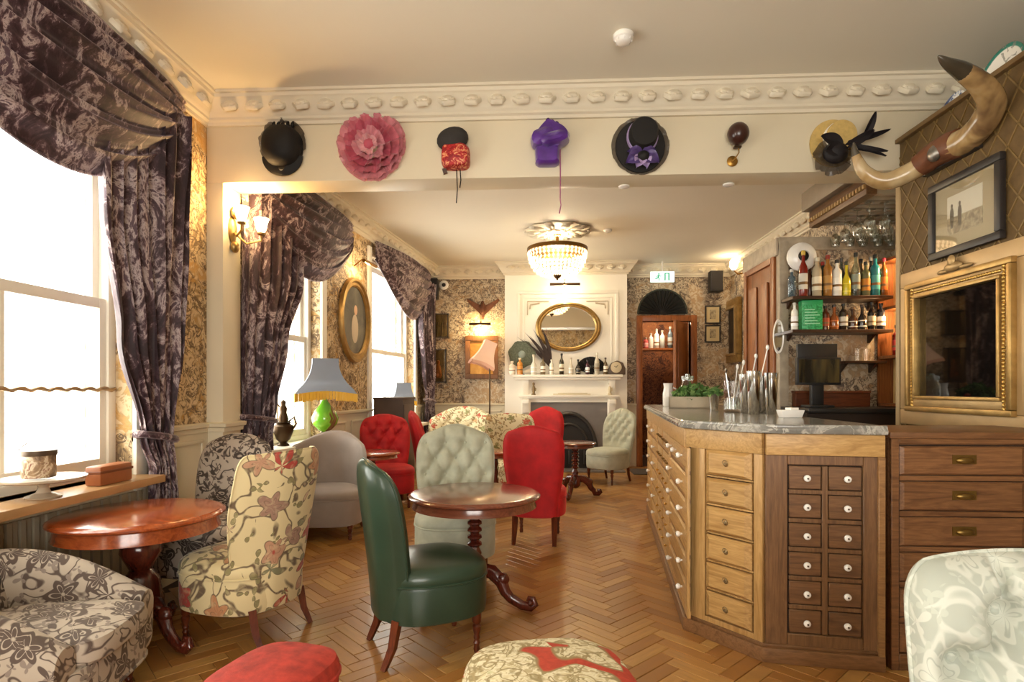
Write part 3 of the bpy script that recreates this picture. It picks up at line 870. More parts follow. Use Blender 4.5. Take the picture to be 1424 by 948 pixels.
def chair(name, label, loc, rz, mat, W=.54, D=.52, sz=.45, band=.20, top=.97, w0=.40, w1=.54, arch=.05, corner=.3, kc=.8, lean=.10,
          wrap=.04, th=.10, tuft=None, bmat=None, lh=.2, group=None, front='turned', rear='splay', leg=None, exp=2.7, zb=None, crown=0., side=.0, pipe=True, smat=None, depth=.032, sg=.030, res=56):
    t_ = thing(name, label, 'chair', (loc[0], loc[1], 0), rz, group)
    bmat = bmat or mat; zb = zb if zb is not None else lh + .02
    pl = superell(D / 2, W / 2, exp)
    b = MB(); b.lathe([(.90, lh), (.985, lh + .012), (1., lh + .05), (1.0, sz - .09), (.985, sz - .075)], 40, plan=pl); b.build('seat_base', mat, t_)
    b = MB(); b.lathe([(.965, sz - .078), (1.005, sz - .065), (1.012, sz - .045), (.99, sz - .02), (.93, sz - .004), (.8, sz + .008), (.5, sz + .02), (.02, sz + .024)], 40, plan=pl)
    b.build('seat_cushion', smat or mat, t_)
    if pipe:
        pts = [(*[q * 1.005 for q in pl(2 * PI * i / 48)], sz - .072) for i in range(48)]
        MB().tube(pts, .006, 6, True).build('piping', mat, t_)
    xb = -D / 2 + .03
    hh = top - zb
    btn = []
    if tuft:
        rows, zlo, zhi, dx = tuft
        for k in range(rows):
            z = zlo + (zhi - zlo) * k / max(1, rows - 1)
            ww = w0 + (w1 - w0) * min(1, (z - zb) / hh / .7) - .10
            off = (k % 2) * dx / 2
            n = int(ww / 2 / dx + 1)
            for i in range(-n, n + 1):
                y = i * dx + off
                if abs(y) < ww / 2: btn.append((y, z))
    seg = []
    if tuft:
        dzr = (tuft[2] - tuft[1]) / max(1, tuft[0] - 1)
        for i, p in enumerate(btn):
            for q in btn:
                if abs(q[1] - p[1] - dzr) < 1e-4 and abs(abs(q[0] - p[0]) - tuft[3] / 2) < 1e-4: seg.append((p, q))
        zt = max(z for _, z in btn)
        for p in btn:
            if p[1] > zt - 1e-4: seg.append((p, (p[0] * 1.08, p[1] + .16)))
    def disp(y, z):
        if not tuft: return 0
        d = 0.0
        for (by, bz) in btn:
            r2 = (y - by) ** 2 + (z - bz) ** 2
            if r2 < .05: d = max(d, depth * math.exp(-r2 / (2 * sg ** 2)))
        for (p, q) in seg:
            ax, az = q[0] - p[0], q[1] - p[1]; l2 = ax * ax + az * az
            u = max(0, min(1, ((y - p[0]) * ax + (z - p[1]) * az) / l2))
            r2 = (y - p[0] - u * ax) ** 2 + (z - p[1] - u * az) ** 2
            if r2 < .006: d = max(d, depth * .62 * math.exp(-r2 / (2 * .0105 ** 2)))
        return d
    kk = 1.5 * (1 - math.sqrt(1 - kc * kc)); co_ = min(.45, corner * 1.35)
    def rnd_top(t):
        tc = max(0, min(1, (t - (1 - co_)) / co_)); return 1 - kk * (1 - math.sqrt(max(0, 1 - tc * tc)))
    def S(s, t, face):
        t = min(1, max(0, t))
        q = min(1, t / .7); q = q * q * (3 - 2 * q)
        wt = w0 + (w1 - w0) * q
        wt *= rnd_top(t)
        y = s * wt / 2
        z = zb + t * hh - arch * s * s * t * t + crown * t * t * math.cos(PI * s / 2) ** 2
        x = xb - lean * t ** 1.3 + wrap * (2 * y / W) ** 2 + side * max(0, abs(s) - .55) * (1 - .4 * t)
        e = math.sqrt(max(0, 1 - abs(s) ** 7)) * math.sqrt(max(0, 1 - t ** 12))
        if face > 0:
            x += th * .5 * e + .02 * e * (1 - s * s) - disp(y, z) * e
        else: x -= th * .5 * e
        return Vector((x, y, z))
    n = res if tuft else 30
    b = MB(); sm = lambda t: 1 - (1 - t) ** 1.6
    b.grid(lambda a, t: S(2 * a - 1, sm(t), 1), n, n); b.grid(lambda a, t: S(1 - 2 * a, sm(t), -1), 30, 36 if not tuft else n)
    b.f += [(0, n) + tuple()] if False else []
    bk = b.build('backrest', bmat, t_, angle=75)
    if pipe:
        pts = [S(-1, sm(i / 22), 1) for i in range(23)] + [S(-1 + 2 * i / 20, 1, 1) for i in range(1, 20)] + [S(1, sm(1 - i / 22), 1) for i in range(23)]
        MB().tube(pts, .006, 6).build('back_piping', bmat, t_)
    if tuft:
        me = button_mesh(bmat, .011)
        for (y, z) in btn:
            t = (z - zb) / hh; s = 0
            for _ in range(4):
                q = min(1, t / .7); q = q * q * (3 - 2 * q); wt = (w0 + (w1 - w0) * q) * rnd_top(t)
                s = max(-1, min(1, 2 * y / wt)); t = (z - zb + arch * s * s * t * t - crown * t * t * math.cos(PI * s / 2) ** 2) / hh
            place('button', me, bk, S(s, t, 1) + Vector((.002, 0, 0)))
    legs(t_, D, W, lh, front, rear, leg)
    return t_

def scroll_leg(r0, r1, zt):
    P = [(r0, zt), (r0 + .07, zt - .01), (r0 + .13, zt - .06), (r0 + .155, zt - .12), (r0 + .19, .065), (r1 - .06, .032), (r1 - .01, .03), (r1 + .015, .05), (r1 + .005, .075), (r1 - .02, .078), (r1 - .025, .062)]
    rr = [.04, .045, .042, .034, .03, .028, .028, .024, .02, .016, .012]
    b = MB(); b.tube([(r, 0, z) for r, z in P], rr, 10, flat=.8)
    b.ball((r0 + .13, 0, zt - .045), (.05, .035, .04), 10, 8); b.ball((r1 - .005, 0, .055), (.02, .034, .02), 10, 6)
    for k in range(4): b.ball((r0 + .05 + k * .03, 0, zt + .012 - k * .018), (.02, .03, .018), 8, 6)
    return b
def pedestal_table(label, loc, Rt, zt, bob, tmat, rz=0., apron=.045, group=None, lr=None, legn=3):
    t = thing('pedestal_table', label, 'table', (loc[0], loc[1], 0), rz, group)
    b = MB(); b.lathe([(.01, zt), (Rt - .03, zt), (Rt - .012, zt - .004), (Rt, zt - .014), (Rt, zt - .022), (Rt - .012, zt - .03), (Rt - .02, zt - .034), (.01, zt - .034)], 64)
    b.build('table_top', tmat, t)
    za = zt - .034
    b = MB(); b.lathe([(Rt - .035, za), (Rt - .03, za - apron * .6), (Rt - .022, za - apron), (Rt - .04, za - apron - .004), (Rt - .07, za - apron), (Rt - .07, za)], 64); b.build('apron', tmat, t)
    b = MB(); b.lathe([(.13, za - .012), (.13, za), (.06, za), (.06, za - .012)], 24); b.lathe([(.14, za - .022), (.14, za - .002), (.01, za - .002)], 24); b.build('top_block', MAHO, t)
    if bob == 'bobbin':
        pr = [(.05, za - .02), (.03, za - .04)]; z = za - .045
        for k in range(6):
            pr += [(.028, z), (.046, z - .014), (.046, z - .024), (.028, z - .038)]; z -= .042
        pr += [(.03, z), (.045, z - .03), (.036, z - .06), (.055, z - .08), (.05, .24), (.07, .20), (.065, .14), (.04, .11), (.01, .10)]
        n = 8
    elif bob == 'fat':
        pr = [(.07, za - .02), (.075, za - .05), (.055, za - .07), (.09, za - .13), (.095, za - .17), (.065, za - .23), (.05, za - .26), (.085, za - .31), (.10, .22), (.095, .16), (.06, .12), (.01, .11)]; n = 24
    else:
        pr = [(.04, za - .02), (.025, za - .05), (.036, za - .10), (.022, za - .14), (.034, za - .19), (.024, za - .24), (.045, .30), (.035, .24), (.05, .2), (.045, .14), (.01, .12)]; n = 16
    MB().lathe(pr, n).build('column', MAHO, t)
    me = scroll_leg(.04, lr or Rt * .92, .22).mesh('leg', MAHO)
    for k in range(legn): place('leg', me, t, (0, 0, 0), (0, 0, 2 * PI * k / legn))
    return t

# ---- tables
c = G(660, 684, .678)
pedestal_table('round mahogany pedestal table with bobbin column between green leather and pale chairs', c, .395, .678, 'bobbin', MAHOT2, R(-15), lr=.36)
pedestal_table('large glossy orange-brown pedestal table standing before the brass-railed window', (-2.04, 2.84), .39, .672, 'fat', MAHOT, R(-20), .06, lr=.34)
c = G(505, 627, .66)
pedestal_table('small round side table beside the red tufted chairs under the window lamps', (c.x + .10, c.y - .02), .28, .66, 'thin', MAHOT, R(30), .03)
c = G(800, 614, .66)
pedestal_table('small round tripod table near the fireplace beside the pale buttoned chair', c, .25, .66, 'bobbin', MAHOT2, R(10), .03, lr=.30)
c = G(690, 624, .66)
pedestal_table('small round table hidden between floral tub chair and pale tufted chair', (-.47, 5.92), .20, .66, 'thin', MAHOT, R(50), .03)

# ---- chairs
chair('leather_chair', 'dark green leather slipper chair drawn up to the round pedestal table', (-.56, 2.90), R(27), LEATHER, W=.52, D=.54, sz=.45, top=.96, w0=.42, w1=.50, arch=.05, corner=.16, kc=.6, lean=.09, wrap=.06, th=.10, lh=.19, leg=LEGW, side=.10)
chair('floral_chair', 'cream floral linen tub chair with its back to the taupe armchair', (-1.60, 3.02), R(166), FLORAL, W=.54, D=.56, sz=.43, top=.985, w0=.42, w1=.54, arch=.015, corner=.07, kc=.35, lean=.13, wrap=.12, th=.10, lh=.17, side=.14)
chair('tufted_chair', 'pale sage green tufted chair behind the round pedestal table', (-.60, 4.02), R(-82), PALE, W=.56, D=.54, sz=.44, top=1.0, w0=.48, w1=.575, arch=.035, corner=.16, kc=.62, lean=.14, wrap=.05, th=.13, tuft=(4, .55, .89, .15), lh=.15, crown=.025, depth=.05)
chair('velvet_chair', 'bright red velvet chair turned away towards the fireplace', (-.03, 5.02), R(84), REDV, W=.50, D=.52, sz=.45, top=.985, w0=.39, w1=.50, arch=.035, corner=.16, kc=.58, lean=.12, wrap=.03, th=.10, lh=.22, crown=.01)
chair('tufted_chair', 'red velvet tufted chair beside the small table below the window lamps', (-1.68, 6.30), R(-66), REDV, W=.54, D=.54, sz=.44, top=1.0, w0=.44, w1=.56, arch=.04, corner=.17, kc=.65, lean=.14, wrap=.06, th=.13, tuft=(4, .55, .88, .15), lh=.16, depth=.05)
chair('tufted_chair', 'red velvet chair seen edge-on behind the other red tufted chair', (-1.20, 6.98), R(8), REDV, W=.50, D=.54, sz=.44, top=1.03, w0=.42, w1=.52, arch=.05, corner=.3, kc=.8, lean=.14, wrap=.06, th=.12, tuft=(4, .56, .88, .15), lh=.16)
chair('velvet_chair', 'red velvet chair standing right in front of the fireplace opening', (.02, 7.95), R(-100), REDV, W=.5, D=.52, sz=.45, top=1.02, w0=.42, w1=.53, arch=.045, corner=.2, kc=.62, lean=.1, wrap=.05, th=.12, lh=.2, crown=.02)
chair('tufted_chair', 'pale buttoned slipper chair beside the fireplace facing the tripod table', (.93, 8.05), R(-128), PALE, W=.54, D=.56, sz=.46, top=1.0, w0=.42, w1=.52, arch=.045, corner=.22, kc=.7, lean=.16, wrap=.04, th=.11, tuft=(5, .56, .90, .12), lh=.2, crown=.015, depth=.042)
chair('floral_chair', 'cream leaf patterned tub chair between the sofa and the turned-away red chair', (-.31, 6.80), R(-70), FLORAL2, W=.60, D=.56, sz=.43, top=.99, w0=.52, w1=.62, arch=.02, corner=.12, kc=.5, lean=.1, wrap=.14, th=.11, lh=.15)
chair('damask_chair', 'dark grey damask low-seated chair in the corner by the pier and velvet drape', (-2.13, 3.56), R(-97), DAMASKD, W=.56, D=.52, sz=.47, top=.985, w0=.50, w1=.55, arch=.05, corner=.2, kc=.6, lean=.12, wrap=.03, th=.11, lh=.16, exp=3.5)
chair('taupe_armchair', 'taupe velvet tub armchair between the floral chair and the window lamp', (-1.90, 5.04), R(-84), TAUPE, W=.66, D=.58, sz=.42, top=.90, w0=.62, w1=.70, arch=.10, corner=.2, kc=.5, lean=.06, wrap=.30, th=.13, lh=.12, exp=3.2)
chair('damask_chair', 'pale silver-green damask tufted chair in front of the brown drawer chest', (1.075, 1.02), R(-98), DAMASKP, W=.56, D=.56, sz=.45, top=.93, w0=.50, w1=.58, arch=.02, corner=.12, kc=.55, lean=.10, wrap=.04, th=.19, tuft=(4, .49, .80, .20), lh=.16, depth=.11, sg=.036, res=100)
# floral tufted sofa in the far corner
chair('floral_sofa', 'cream floral buttoned sofa in the corner below the glazed cases', (-1.2, 8.62), R(-92), FLORAL2, W=1.02, D=.62, sz=.43, top=1.02, w0=.98, w1=1.04, arch=.16, corner=.15, kc=.4, lean=.1, wrap=.22, th=.16, tuft=(3, .60, .86, .2), lh=.14, exp=4)['category'] = 'sofa'

# ---- low damask armchair by the near table
t = thing('damask_armchair', 'low grey damask armchair with rolled arms beside the glossy table', 'armchair', (-1.94, 2.10, 0), R(11))
W_, D_ = .66, .62
pl = superell(D_ / 2, W_ / 2, 5)
MB().lathe([(.93, .14), (1., .16), (1., .30), (.98, .315)], 40, plan=pl).build('seat_base', DAMASK, t)
b = MB(); pc = superell(.29, .235, 4.5); b.lathe([(.96, .315), (1.01, .33), (1.02, .37), (.98, .40), (.85, .415), (.3, .425), (.02, .426)], 40, (.055, 0, 0), plan=pc); b.build('seat_cushion', DAMASK, t)
for sy in (1, -1):
    b = MB(); yy = sy * .285
    def arm(a, v):
        # side panel sloping down towards the front
        x = -.30 + .58 * a
        zt_ = .62 - .20 * a ** 1.4 + .03 * math.sin(PI * a)
        th_ = 2 * PI * v
        return (x, yy + .055 * math.cos(th_) * (1.15 if math.sin(th_) > 0 else 1), .17 + (zt_ - .17) * (.5 + .5 * math.copysign(abs(math.sin(th_)) ** .5, math.sin(th_))))
    b.loft([[arm(a / 16, v / 20) for v in range(20)] for a in range(17)]); b.build('arm', DAMASK, t)
b = MB()
b.grid(lambda a, v: (-.30 + .0 * a + .075 * math.cos(2*PI*v) * (1 if True else 1) - .06 * (a), (a*0 + (a - .5) * 0) + 0, 0), 1, 1) if False else None
rings = []
for i in range(15):
    z = .2 + .47 * i / 14; x = -.27 - .10 * (i / 14) ** 2
    k = math.sqrt(max(0.02, 1 - (i / 14) ** 8))
    rings.append([(x + .07 * math.copysign(abs(math.cos(a)) ** .7, math.cos(a)) * k, .33 * math.copysign(abs(math.sin(a)) ** .5, math.sin(a)) * (.9 + .1 * k), z) for a in [2 * PI * j / 28 for j in range(28)]])
b = MB(); b.loft(rings); b.build('backrest', DAMASKD, t)
b = MB(); b.tube([(-.38, -.30, .67), (-.39, -.15, .685), (-.39, .15, .685), (-.38, .30, .67)], .055, 12); b.build('back_roll', DAMASKD, t)
pts = [(*[q * 1.0 for q in pl(2 * PI * i / 40)], .16) for i in range(40)]
MB().tube(pts, .007, 6, True).build('piping', DAMASK, t)
legs(t, D_, W_, .14, 'turned', 'splay')

# ---- two low stools
def stool(label, c, a, b_, z, rz, mat, side, exp):
    t = thing('low_stool', label, 'stool', (c[0], c[1], 0), rz)
    pl = superell(a, b_, exp)
    MB().lathe([(.94, .22), (1., .235), (1., z - .06), (.99, z - .05)], 48, plan=pl).build('seat_base', side, t)
    MB().lathe([(.98, z - .052), (1.015, z - .04), (1.01, z - .02), (.96, z + .002), (.8, z + .016), (.4, z + .028), (.02, z + .03)], 48, plan=pl).build('seat_pad', mat, t)
    MB().tube([(*[q * 1.012 for q in pl(2 * PI * i / 48)], z - .045) for i in range(48)], .007, 6, True).build('piping', side, t)
    me = MB().lathe([(r, q * .24 / .24) for r, q in TURNED], 12).mesh('leg', LEGW)
    for sx in (1, -1):
        for sy in (1, -1): place('leg', me, t, (sx * a * .68, sy * b_ * .68, 0))
    return t
stool('round-cornered stool with red tapestry seat near the floral chair', (-.81, 1.70), .16, .19, .45, R(-14), REDT, REDT, 3.2)
stool('stool with cream leaf tapestry seat and red patches before the bar', (.03, 1.70), .25, .265, .45, R(12), FLORAL3, FLORAL3, 3.0)
# ================================================================== the bar
BL, BA, BB_, BC = G(903, 712), G(958, 874), G(1063.5, 917), G(1228, 931)
BC.z = 0
ZB = 1.085
bar = thing('drinks_bar', 'oak bar front with banks of small drawers and white knobs on three faces', 'bar', BL)
def bpart(name, b, mat, parent=None, **k): return b.build(name, mat, parent or bar, loc=-Vector(BL), **k)
BI = [(BC.x, BC.y + .92), (1.66, 3.75), (BL.x + .72, BL.y)]
def offs(pts, d):
    out = []; n = len(pts)
    for i in range(n):
        p = Vector((pts[i][0], pts[i][1], 0))
        ds = []
        if i > 0: ds.append((p - Vector((pts[i-1][0], pts[i-1][1], 0))).normalized())
        if i < n - 1: ds.append((Vector((pts[i+1][0], pts[i+1][1], 0)) - p).normalized())
        ns = [Vector((q.y, -q.x, 0)) for q in ds]
        m = sum(ns, Vector()).normalized(); m = m / m.dot(ns[0]); p = p + m * d
        out.append((p.x, p.y))
    return out
face_pts = [(BL.x, BL.y), (BA.x, BA.y), (BB_.x, BB_.y), (BC.x, BC.y)]
bpart('bar_body', MB().prism(face_pts + BI, .02, ZB), OAKM, smooth=False)
bpart('plinth', MB().prism(offs(face_pts, .034) + BI, 0, .07), wood('plinth_wood', '#664529', '#8a6340', 'x', .4), bev=.006)
bpart('plinth_moulding', MB().prism(offs(face_pts, .024) + BI, .07, .088), MATS['plinth_wood'], bev=.006)
KNOB = MB().lathe([(.006, 0), (.006, .008), (.013, .014), (.0165, .022), (.015, .03), (.008, .035), (.004, .0352)], 12).mesh('knob', CERAM)
SCREW = MB().lathe([(.0045, .034), (.0045, .037), (.001, .0375)], 8).mesh('knob_screw', BRONZE)
SKNOB = MB().lathe([(.004, 0), (.004, .006), (.009, .012), (.010, .018), (.004, .024)], 10).mesh('knob', M('small_brass', '#b98f4a', .3, metal=.9))
rg = MB(); rg.lathe([(.012, 0), (.012, .003), (.004, .006), (.004, .012), (.001, .013)], 10)
rg.tube([(.012 * math.cos(a), -.010 + .012 * math.sin(a), .011) for a in [2*PI*i/14 for i in range(14)]], .0022, 5, True)
RING = rg.mesh('ring_pull', M('iron_pull', '#8a7350', .4, metal=.7))
cp = MB(); cp.loft([[(r * .030 * math.cos(a), r * .016 * math.sin(a), z) for a in [PI * i / 10 for i in range(11)]] for r, z in ((1, 0), (1, .008), (.9, .015), (.6, .02), (.1, .022))], False, False)
CUP = cp.mesh('cup_pull', M('cup_brass', '#8f7440', .35, metal=.85))
GAPM = M('drawer_gap', '#22160d', .8)
def bank(parent, fr, x0, x1, z0, z1, rows, cols, dmat, rmat, gap_r, gap_c, proud, bev, pulls, stile=0., depth=.012):
    # recess board, rails and stiles, then each drawer (thing > part > sub-part)
    inv = Matrix.Translation(-Vector(parent.location))
    b = MB().bb(x0 - .004, x1 + .004, 0, .002, z0 - .004, z1 + .004).xf(fr); b.build('recess', GAPM, parent, loc=-Vector(parent.location), smooth=False)
    cw = (x1 - x0 - gap_c * (cols - 1)) / cols; rh = (z1 - z0 - gap_r * (rows - 1)) / rows
    for i in range(1, cols):
        xx = x0 + i * cw + (i - 1) * gap_c
        MB().bb(xx + .003, xx + gap_c - .003, 0, depth, z0, z1).xf(fr).build('stile', rmat, parent, loc=-Vector(parent.location), bev=.002)
    for j in range(1, rows):
        zz = z0 + j * rh + (j - 1) * gap_r
        MB().bb(x0, x1, 0, depth - .001, zz + .003, zz + gap_r - .003).xf(fr).build('rail', rmat, parent, loc=-Vector(parent.location), bev=.002)
    bx = MB(); hw, hr = cw / 2 - .001, rh / 2 - .001
    if bev > .01:
        bx.loft([[(-hw, 0, -hr), (hw, 0, -hr), (hw, 0, hr), (-hw, 0, hr)], [(-hw, proud * .5, -hr), (hw, proud * .5, -hr), (hw, proud * .5, hr), (-hw, proud * .5, hr)],
                 [(-hw + bev, proud, -hr + bev * .5), (hw - bev, proud, -hr + bev * .5), (hw - bev, proud, hr - bev * .5), (-hw + bev, proud, hr - bev * .5)]], True, True)
        me = bx.mesh('drawer', dmat, smooth=False)
    else: me = bx.bb(-hw, hw, 0, proud, -hr, hr).mesh('drawer', dmat, bev=bev)
    r3 = fr.to_3x3(); rt = Matrix((-r3.col[0], r3.col[1], r3.col[2])).transposed().to_euler()
    for j in range(rows):
        for i in range(cols):
            c = fr @ Vector((x0 + cw / 2 + i * (cw + gap_c), .001, z0 + rh / 2 + j * (rh + gap_r)))
            d = place('drawer', me, parent, c - Vector(parent.location), rt)
            for (mesh, fx, fz) in pulls(rows - 1 - j, i):
                k = place(mesh.name.split('.')[0], mesh, d, (-fx * hw, proud, fz * hr), (R(-90), 0, 0))
                if mesh is KNOB: k.rotation_euler = (R(-90), random.uniform(0, 6), 0); place('knob_screw', SCREW, d, (-fx * hw, proud, fz * hr), (R(-90), 0, 0))
def face(p, q): return wall_frame(p, q), (Vector(q) - Vector(p)).length
def along(fr, L, px, py=700):            # where the photo column px meets this upright face
    i = fr.inverted(); o = i @ EYE; d = (i.to_3x3() @ ray(px, py)); t = -o.y / d.y
    return (o + d * t).x
# left run
f1, L1 = face(BL, BA)
sa, sb, sc_, sd = .05, along(f1, L1, 917), along(f1, L1, 934.5), along(f1, L1, 961)
b = MB()
for x0, x1 in ((0, sa), (sb - .02, sb + .02), (sc_ - .03, sc_ + .03), (sd, L1)): b.bb(x0, x1, 0, .02, .085, .985)
b.bb(0, L1, 0, .02, .085, .13)
bpart('side_frame', b.xf(f1), OAKZ, bev=.004)
bpart('side_frieze', MB().bb(0, L1 + .01, 0, .028, .985, ZB).xf(f1), OAK, bev=.004)
bank(bar, f1, sa, sb - .02, .13, .985, 6, 2, OAK, OAKM, .025, .025, .016, .004, lambda r, c: [(KNOB, 0, 0)])
bank(bar, f1, sb + .02, sc_ - .03, .13, .985, 6, 2, OAK, OAKM, .025, .025, .016, .004, lambda r, c: [(CUP, -.5, .1), (CUP, .1, .1), (CUP, .6, .1)] if r < 2 else [(SKNOB, -.5, 0), (SKNOB, .5, 0)])
bank(bar, f1, sc_ + .03, sd, .13, .985, 6, 1, OAK, OAKM, .03, .02, .02, .015, lambda r, c: [(KNOB, -.72, 0), (KNOB, .55, 0)] + ([(KNOB, -.1, 0)] if r == 0 else []))
# canted face
f2, L2 = face(BA, BB_)
sa, sb = along(f2, L2, 985), along(f2, L2, 1049)
b = MB(); b.bb(0, sa - .008, 0, .02, .085, .985); b.bb(sb + .008, L2, 0, .02, .085, .985); b.bb(sa - .008, sb + .008, 0, .02, .085, .115)
bpart('corner_frame', b.xf(f2), OAKZ, bev=.004)
bpart('corner_frieze', MB().bb(0, L2, 0, .026, .985, ZB).xf(f2), OAK, bev=.004)
bank(bar, f2, sa, sb, .12, .985, 6, 1, OAK, OAK, .016, .02, .038, .03, lambda r, c: [(RING, 0, -.02)])
# front face
f3, L3 = face(BB_, BC)
sa, sm1, sm2, sb = [along(f3, L3, p, 750) for p in (1096, 1140, 1150, 1197)]
b = MB(); b.bb(.0, sa - .006, 0, .014, .085, .985); b.bb(sb + .006, L3 - .02, 0, .014, .085, .985); b.bb(sa - .006, sb + .006, 0, .014, .94, .985); b.bb(sa - .006, sb + .006, 0, .014, .085, .14)
bpart('front_frame', b.xf(f3), BROWNZ, bev=.003)
bpart('front_frieze', MB().bb(0, L3, 0, .026, .985, ZB).xf(f3), OAK, bev=.004)
bpart('end_stile', MB().bb(L3 - .03, L3, 0, .03, .0, .985).xf(f3), OAKM, bev=.003)
bank(bar, f3, sa, sb, .145, .935, 6, 2, BROWN, BROWNZ, .026, sm2 - sm1, .011, .003, lambda r, c: [(KNOB, .05, 0)], depth=.014)
# marble counter
t = NT('grey_marble'); v = t.co(); n = t.noise(v, 2.6, 6, .65, 1.2); n2 = t.noise(v, 7, 4, .6, 1.5)
c = t.ramp(n, [(.3, '#62605b'), (.48, '#7f7c76'), (.52, '#a8a49b'), (.56, '#7d7a74'), (.75, '#6b6963')]); c = t.mix(t.band(n2, .5, .03), c, '#b0aca2')
MARB = t.fin(c, .18, coat=.2)
top = offs(face_pts, .055)
def ease(pts, r=.08):
    out = [pts[0]]
    for i in range(1, len(pts) - 1):
        p, a, e = Vector(pts[i]), Vector(pts[i-1]), Vector(pts[i+1])
        u, v_ = p + (a - p).normalized() * r, p + (e - p).normalized() * r
        out += [tuple(u * (1-q)**2 + p * 2*q*(1-q) + v_ * q*q) for q in (0, .25, .5, .75, 1)]
    return out + [pts[-1]]
tp = ease(top)
rings = []
for d, z in ((-.03, ZB), (-.004, ZB + .004), (0, ZB + .012), (.0, ZB + .024), (-.004, ZB + .03), (-.008, ZB + .034), (-.008, ZB + .04), (-.014, ZB + .045)):
    q = offs(tp, d); rings.append([(x, y, z) for x, y in q] + [(x, y, z) for x, y in BI])
cnt = tag(MB().loft(rings).build('bar_counter', MARB, angle=30), 'grey marble counter top with moulded edge over the oak bar', 'counter')
ZT = ZB + .045

# ---- brown chest of drawers beside the bar
CX, CY = BC.x + .035, BC.y - .005
ch = thing('drawer_chest', 'reddish brown drawer chest with brass pulls beside the lattice wall', 'chest', (CX, CY, 0))
CW_ = XR - .04 - CX
MB().bb(0, CW_, .02, .5, 0, 1.07).build('chest_body', REDW, ch, bev=.003)
MB().bb(-.012, CW_, -.012, .51, 1.07, 1.10).build('chest_top', REDW, ch, bev=.006)
fr = Matrix.Translation((CX, CY + .02, 0)) @ Matrix(((1, 0, 0, 0), (0, -1, 0, 0), (0, 0, 1, 0), (0, 0, 0, 1)))
b = MB()
for x0, x1, z0, z1 in ((0, .035, 0, 1.07), (.60, CW_, 0, 1.07), (.035, .60, 1.045, 1.07), (.035, .60, 0, .075)): b.bb(x0, x1, 0, .02, z0, z1)
b.build('chest_frame', REDW, ch, bev=.003)
hp = MB(); hp.box(0, 0, .002, .105, .042, .004); hp.loft([[(r * .040 * math.cos(a), .004 - r * .016 * math.sin(a), z) for a in [2 * PI * i / 14 for i in range(14)]] for r, z in ((1, .002), (1, .012), (.8, .018), (.2, .021))], False, True)
HPULL = hp.mesh('brass_pull', M('pull_brass', '#8d713c', .35, metal=.85), bev=.0)
bank(ch, fr, .04, .595, .08, 1.035, 6, 1, REDW, REDW, .03, .02, .018, .016, lambda r, c: [(HPULL, .02, .1)])

# ---- back bar: counter, shelves
KX0, KX1 = NX0 - .02, XK - .012
bc = thing('back_counter', 'dark back counter under the bottle shelves', 'counter', ((KX0 + KX1) / 2, NY - .3, 0))
hw = (KX1 - KX0) / 2
MB().bb(-hw, hw, -.24, .29, 0, 1.10).build('counter_body', M('dark_oak', '#2a1d16', .45), bc)
MB().bb(-hw, hw, -.27, .29, 1.10, 1.14).build('counter_top', M('dark_slate', '#1d1a19', .3), bc, bev=.005)
uw = thing('wooden_box', 'reddish wooden box lying along the back counter behind the till', 'box', ((KX0 + KX1) / 2 - .05, NY - .055, 1.14))
MB().bb(-.34, .3, -.04, .04, 0, .12).build('box_body', wood('upstand_wood', '#4a2412', '#6f3a1e', 'x'), uw, bev=.003)
MB().bb(-.345, .305, -.045, .045, .12, .14).build('box_lid', MATS['upstand_wood'], uw, bev=.003)
SHW = wood('shelf_wood', '#2c1a10', '#4a2d1a', 'x', .35)
SX0, SX1 = AY(1094, 400, 5.15).x, AY(1231, 400, 5.15).x
SZ = [AY(1160, 413, 5.12).z, AY(1160, 459, 5.12).z]
for i, (z, lb) in enumerate(((SZ[0], 'upper dark wooden shelf holding the spirit bottles behind the bar'), (SZ[1], 'lower dark wooden shelf with the green box behind the bar'))):
    s = thing('bottle_shelf', lb, 'shelf', (SX0, NY, z))
    MB().bb(0, SX1 - SX0, -.27, -.002, -.028, 0).build('shelf_board', SHW, s, bev=.003)
    for x in (.06, SX1 - SX0 - .06): MB().prism([(0, -.028), (-.1, -.028), (0, -.1)], x - .012, x + .012, lambda a, c, e: (e, a - .002, c)).build('bracket', SHW, s)
sx0, sx1, sz2 = AY(1168, 500, 5.2).x, AY(1226, 500, 5.2).x, AY(1200, 502, 5.18).z
s = thing('glass_shelf', 'small low shelf with two tumblers below the bottle shelves', 'shelf', (sx0, NY, sz2))
MB().bb(0, sx1 - sx0, -.18, -.002, -.02, 0).build('shelf_board', SHW, s, bev=.003)
for x in (.05, sx1 - sx0 - .05): MB().prism([(0, -.02), (-.12, -.02), (0, -.1)], x - .01, x + .01, lambda a, c, e: (e, a - .002, c)).build('bracket', SHW, s)

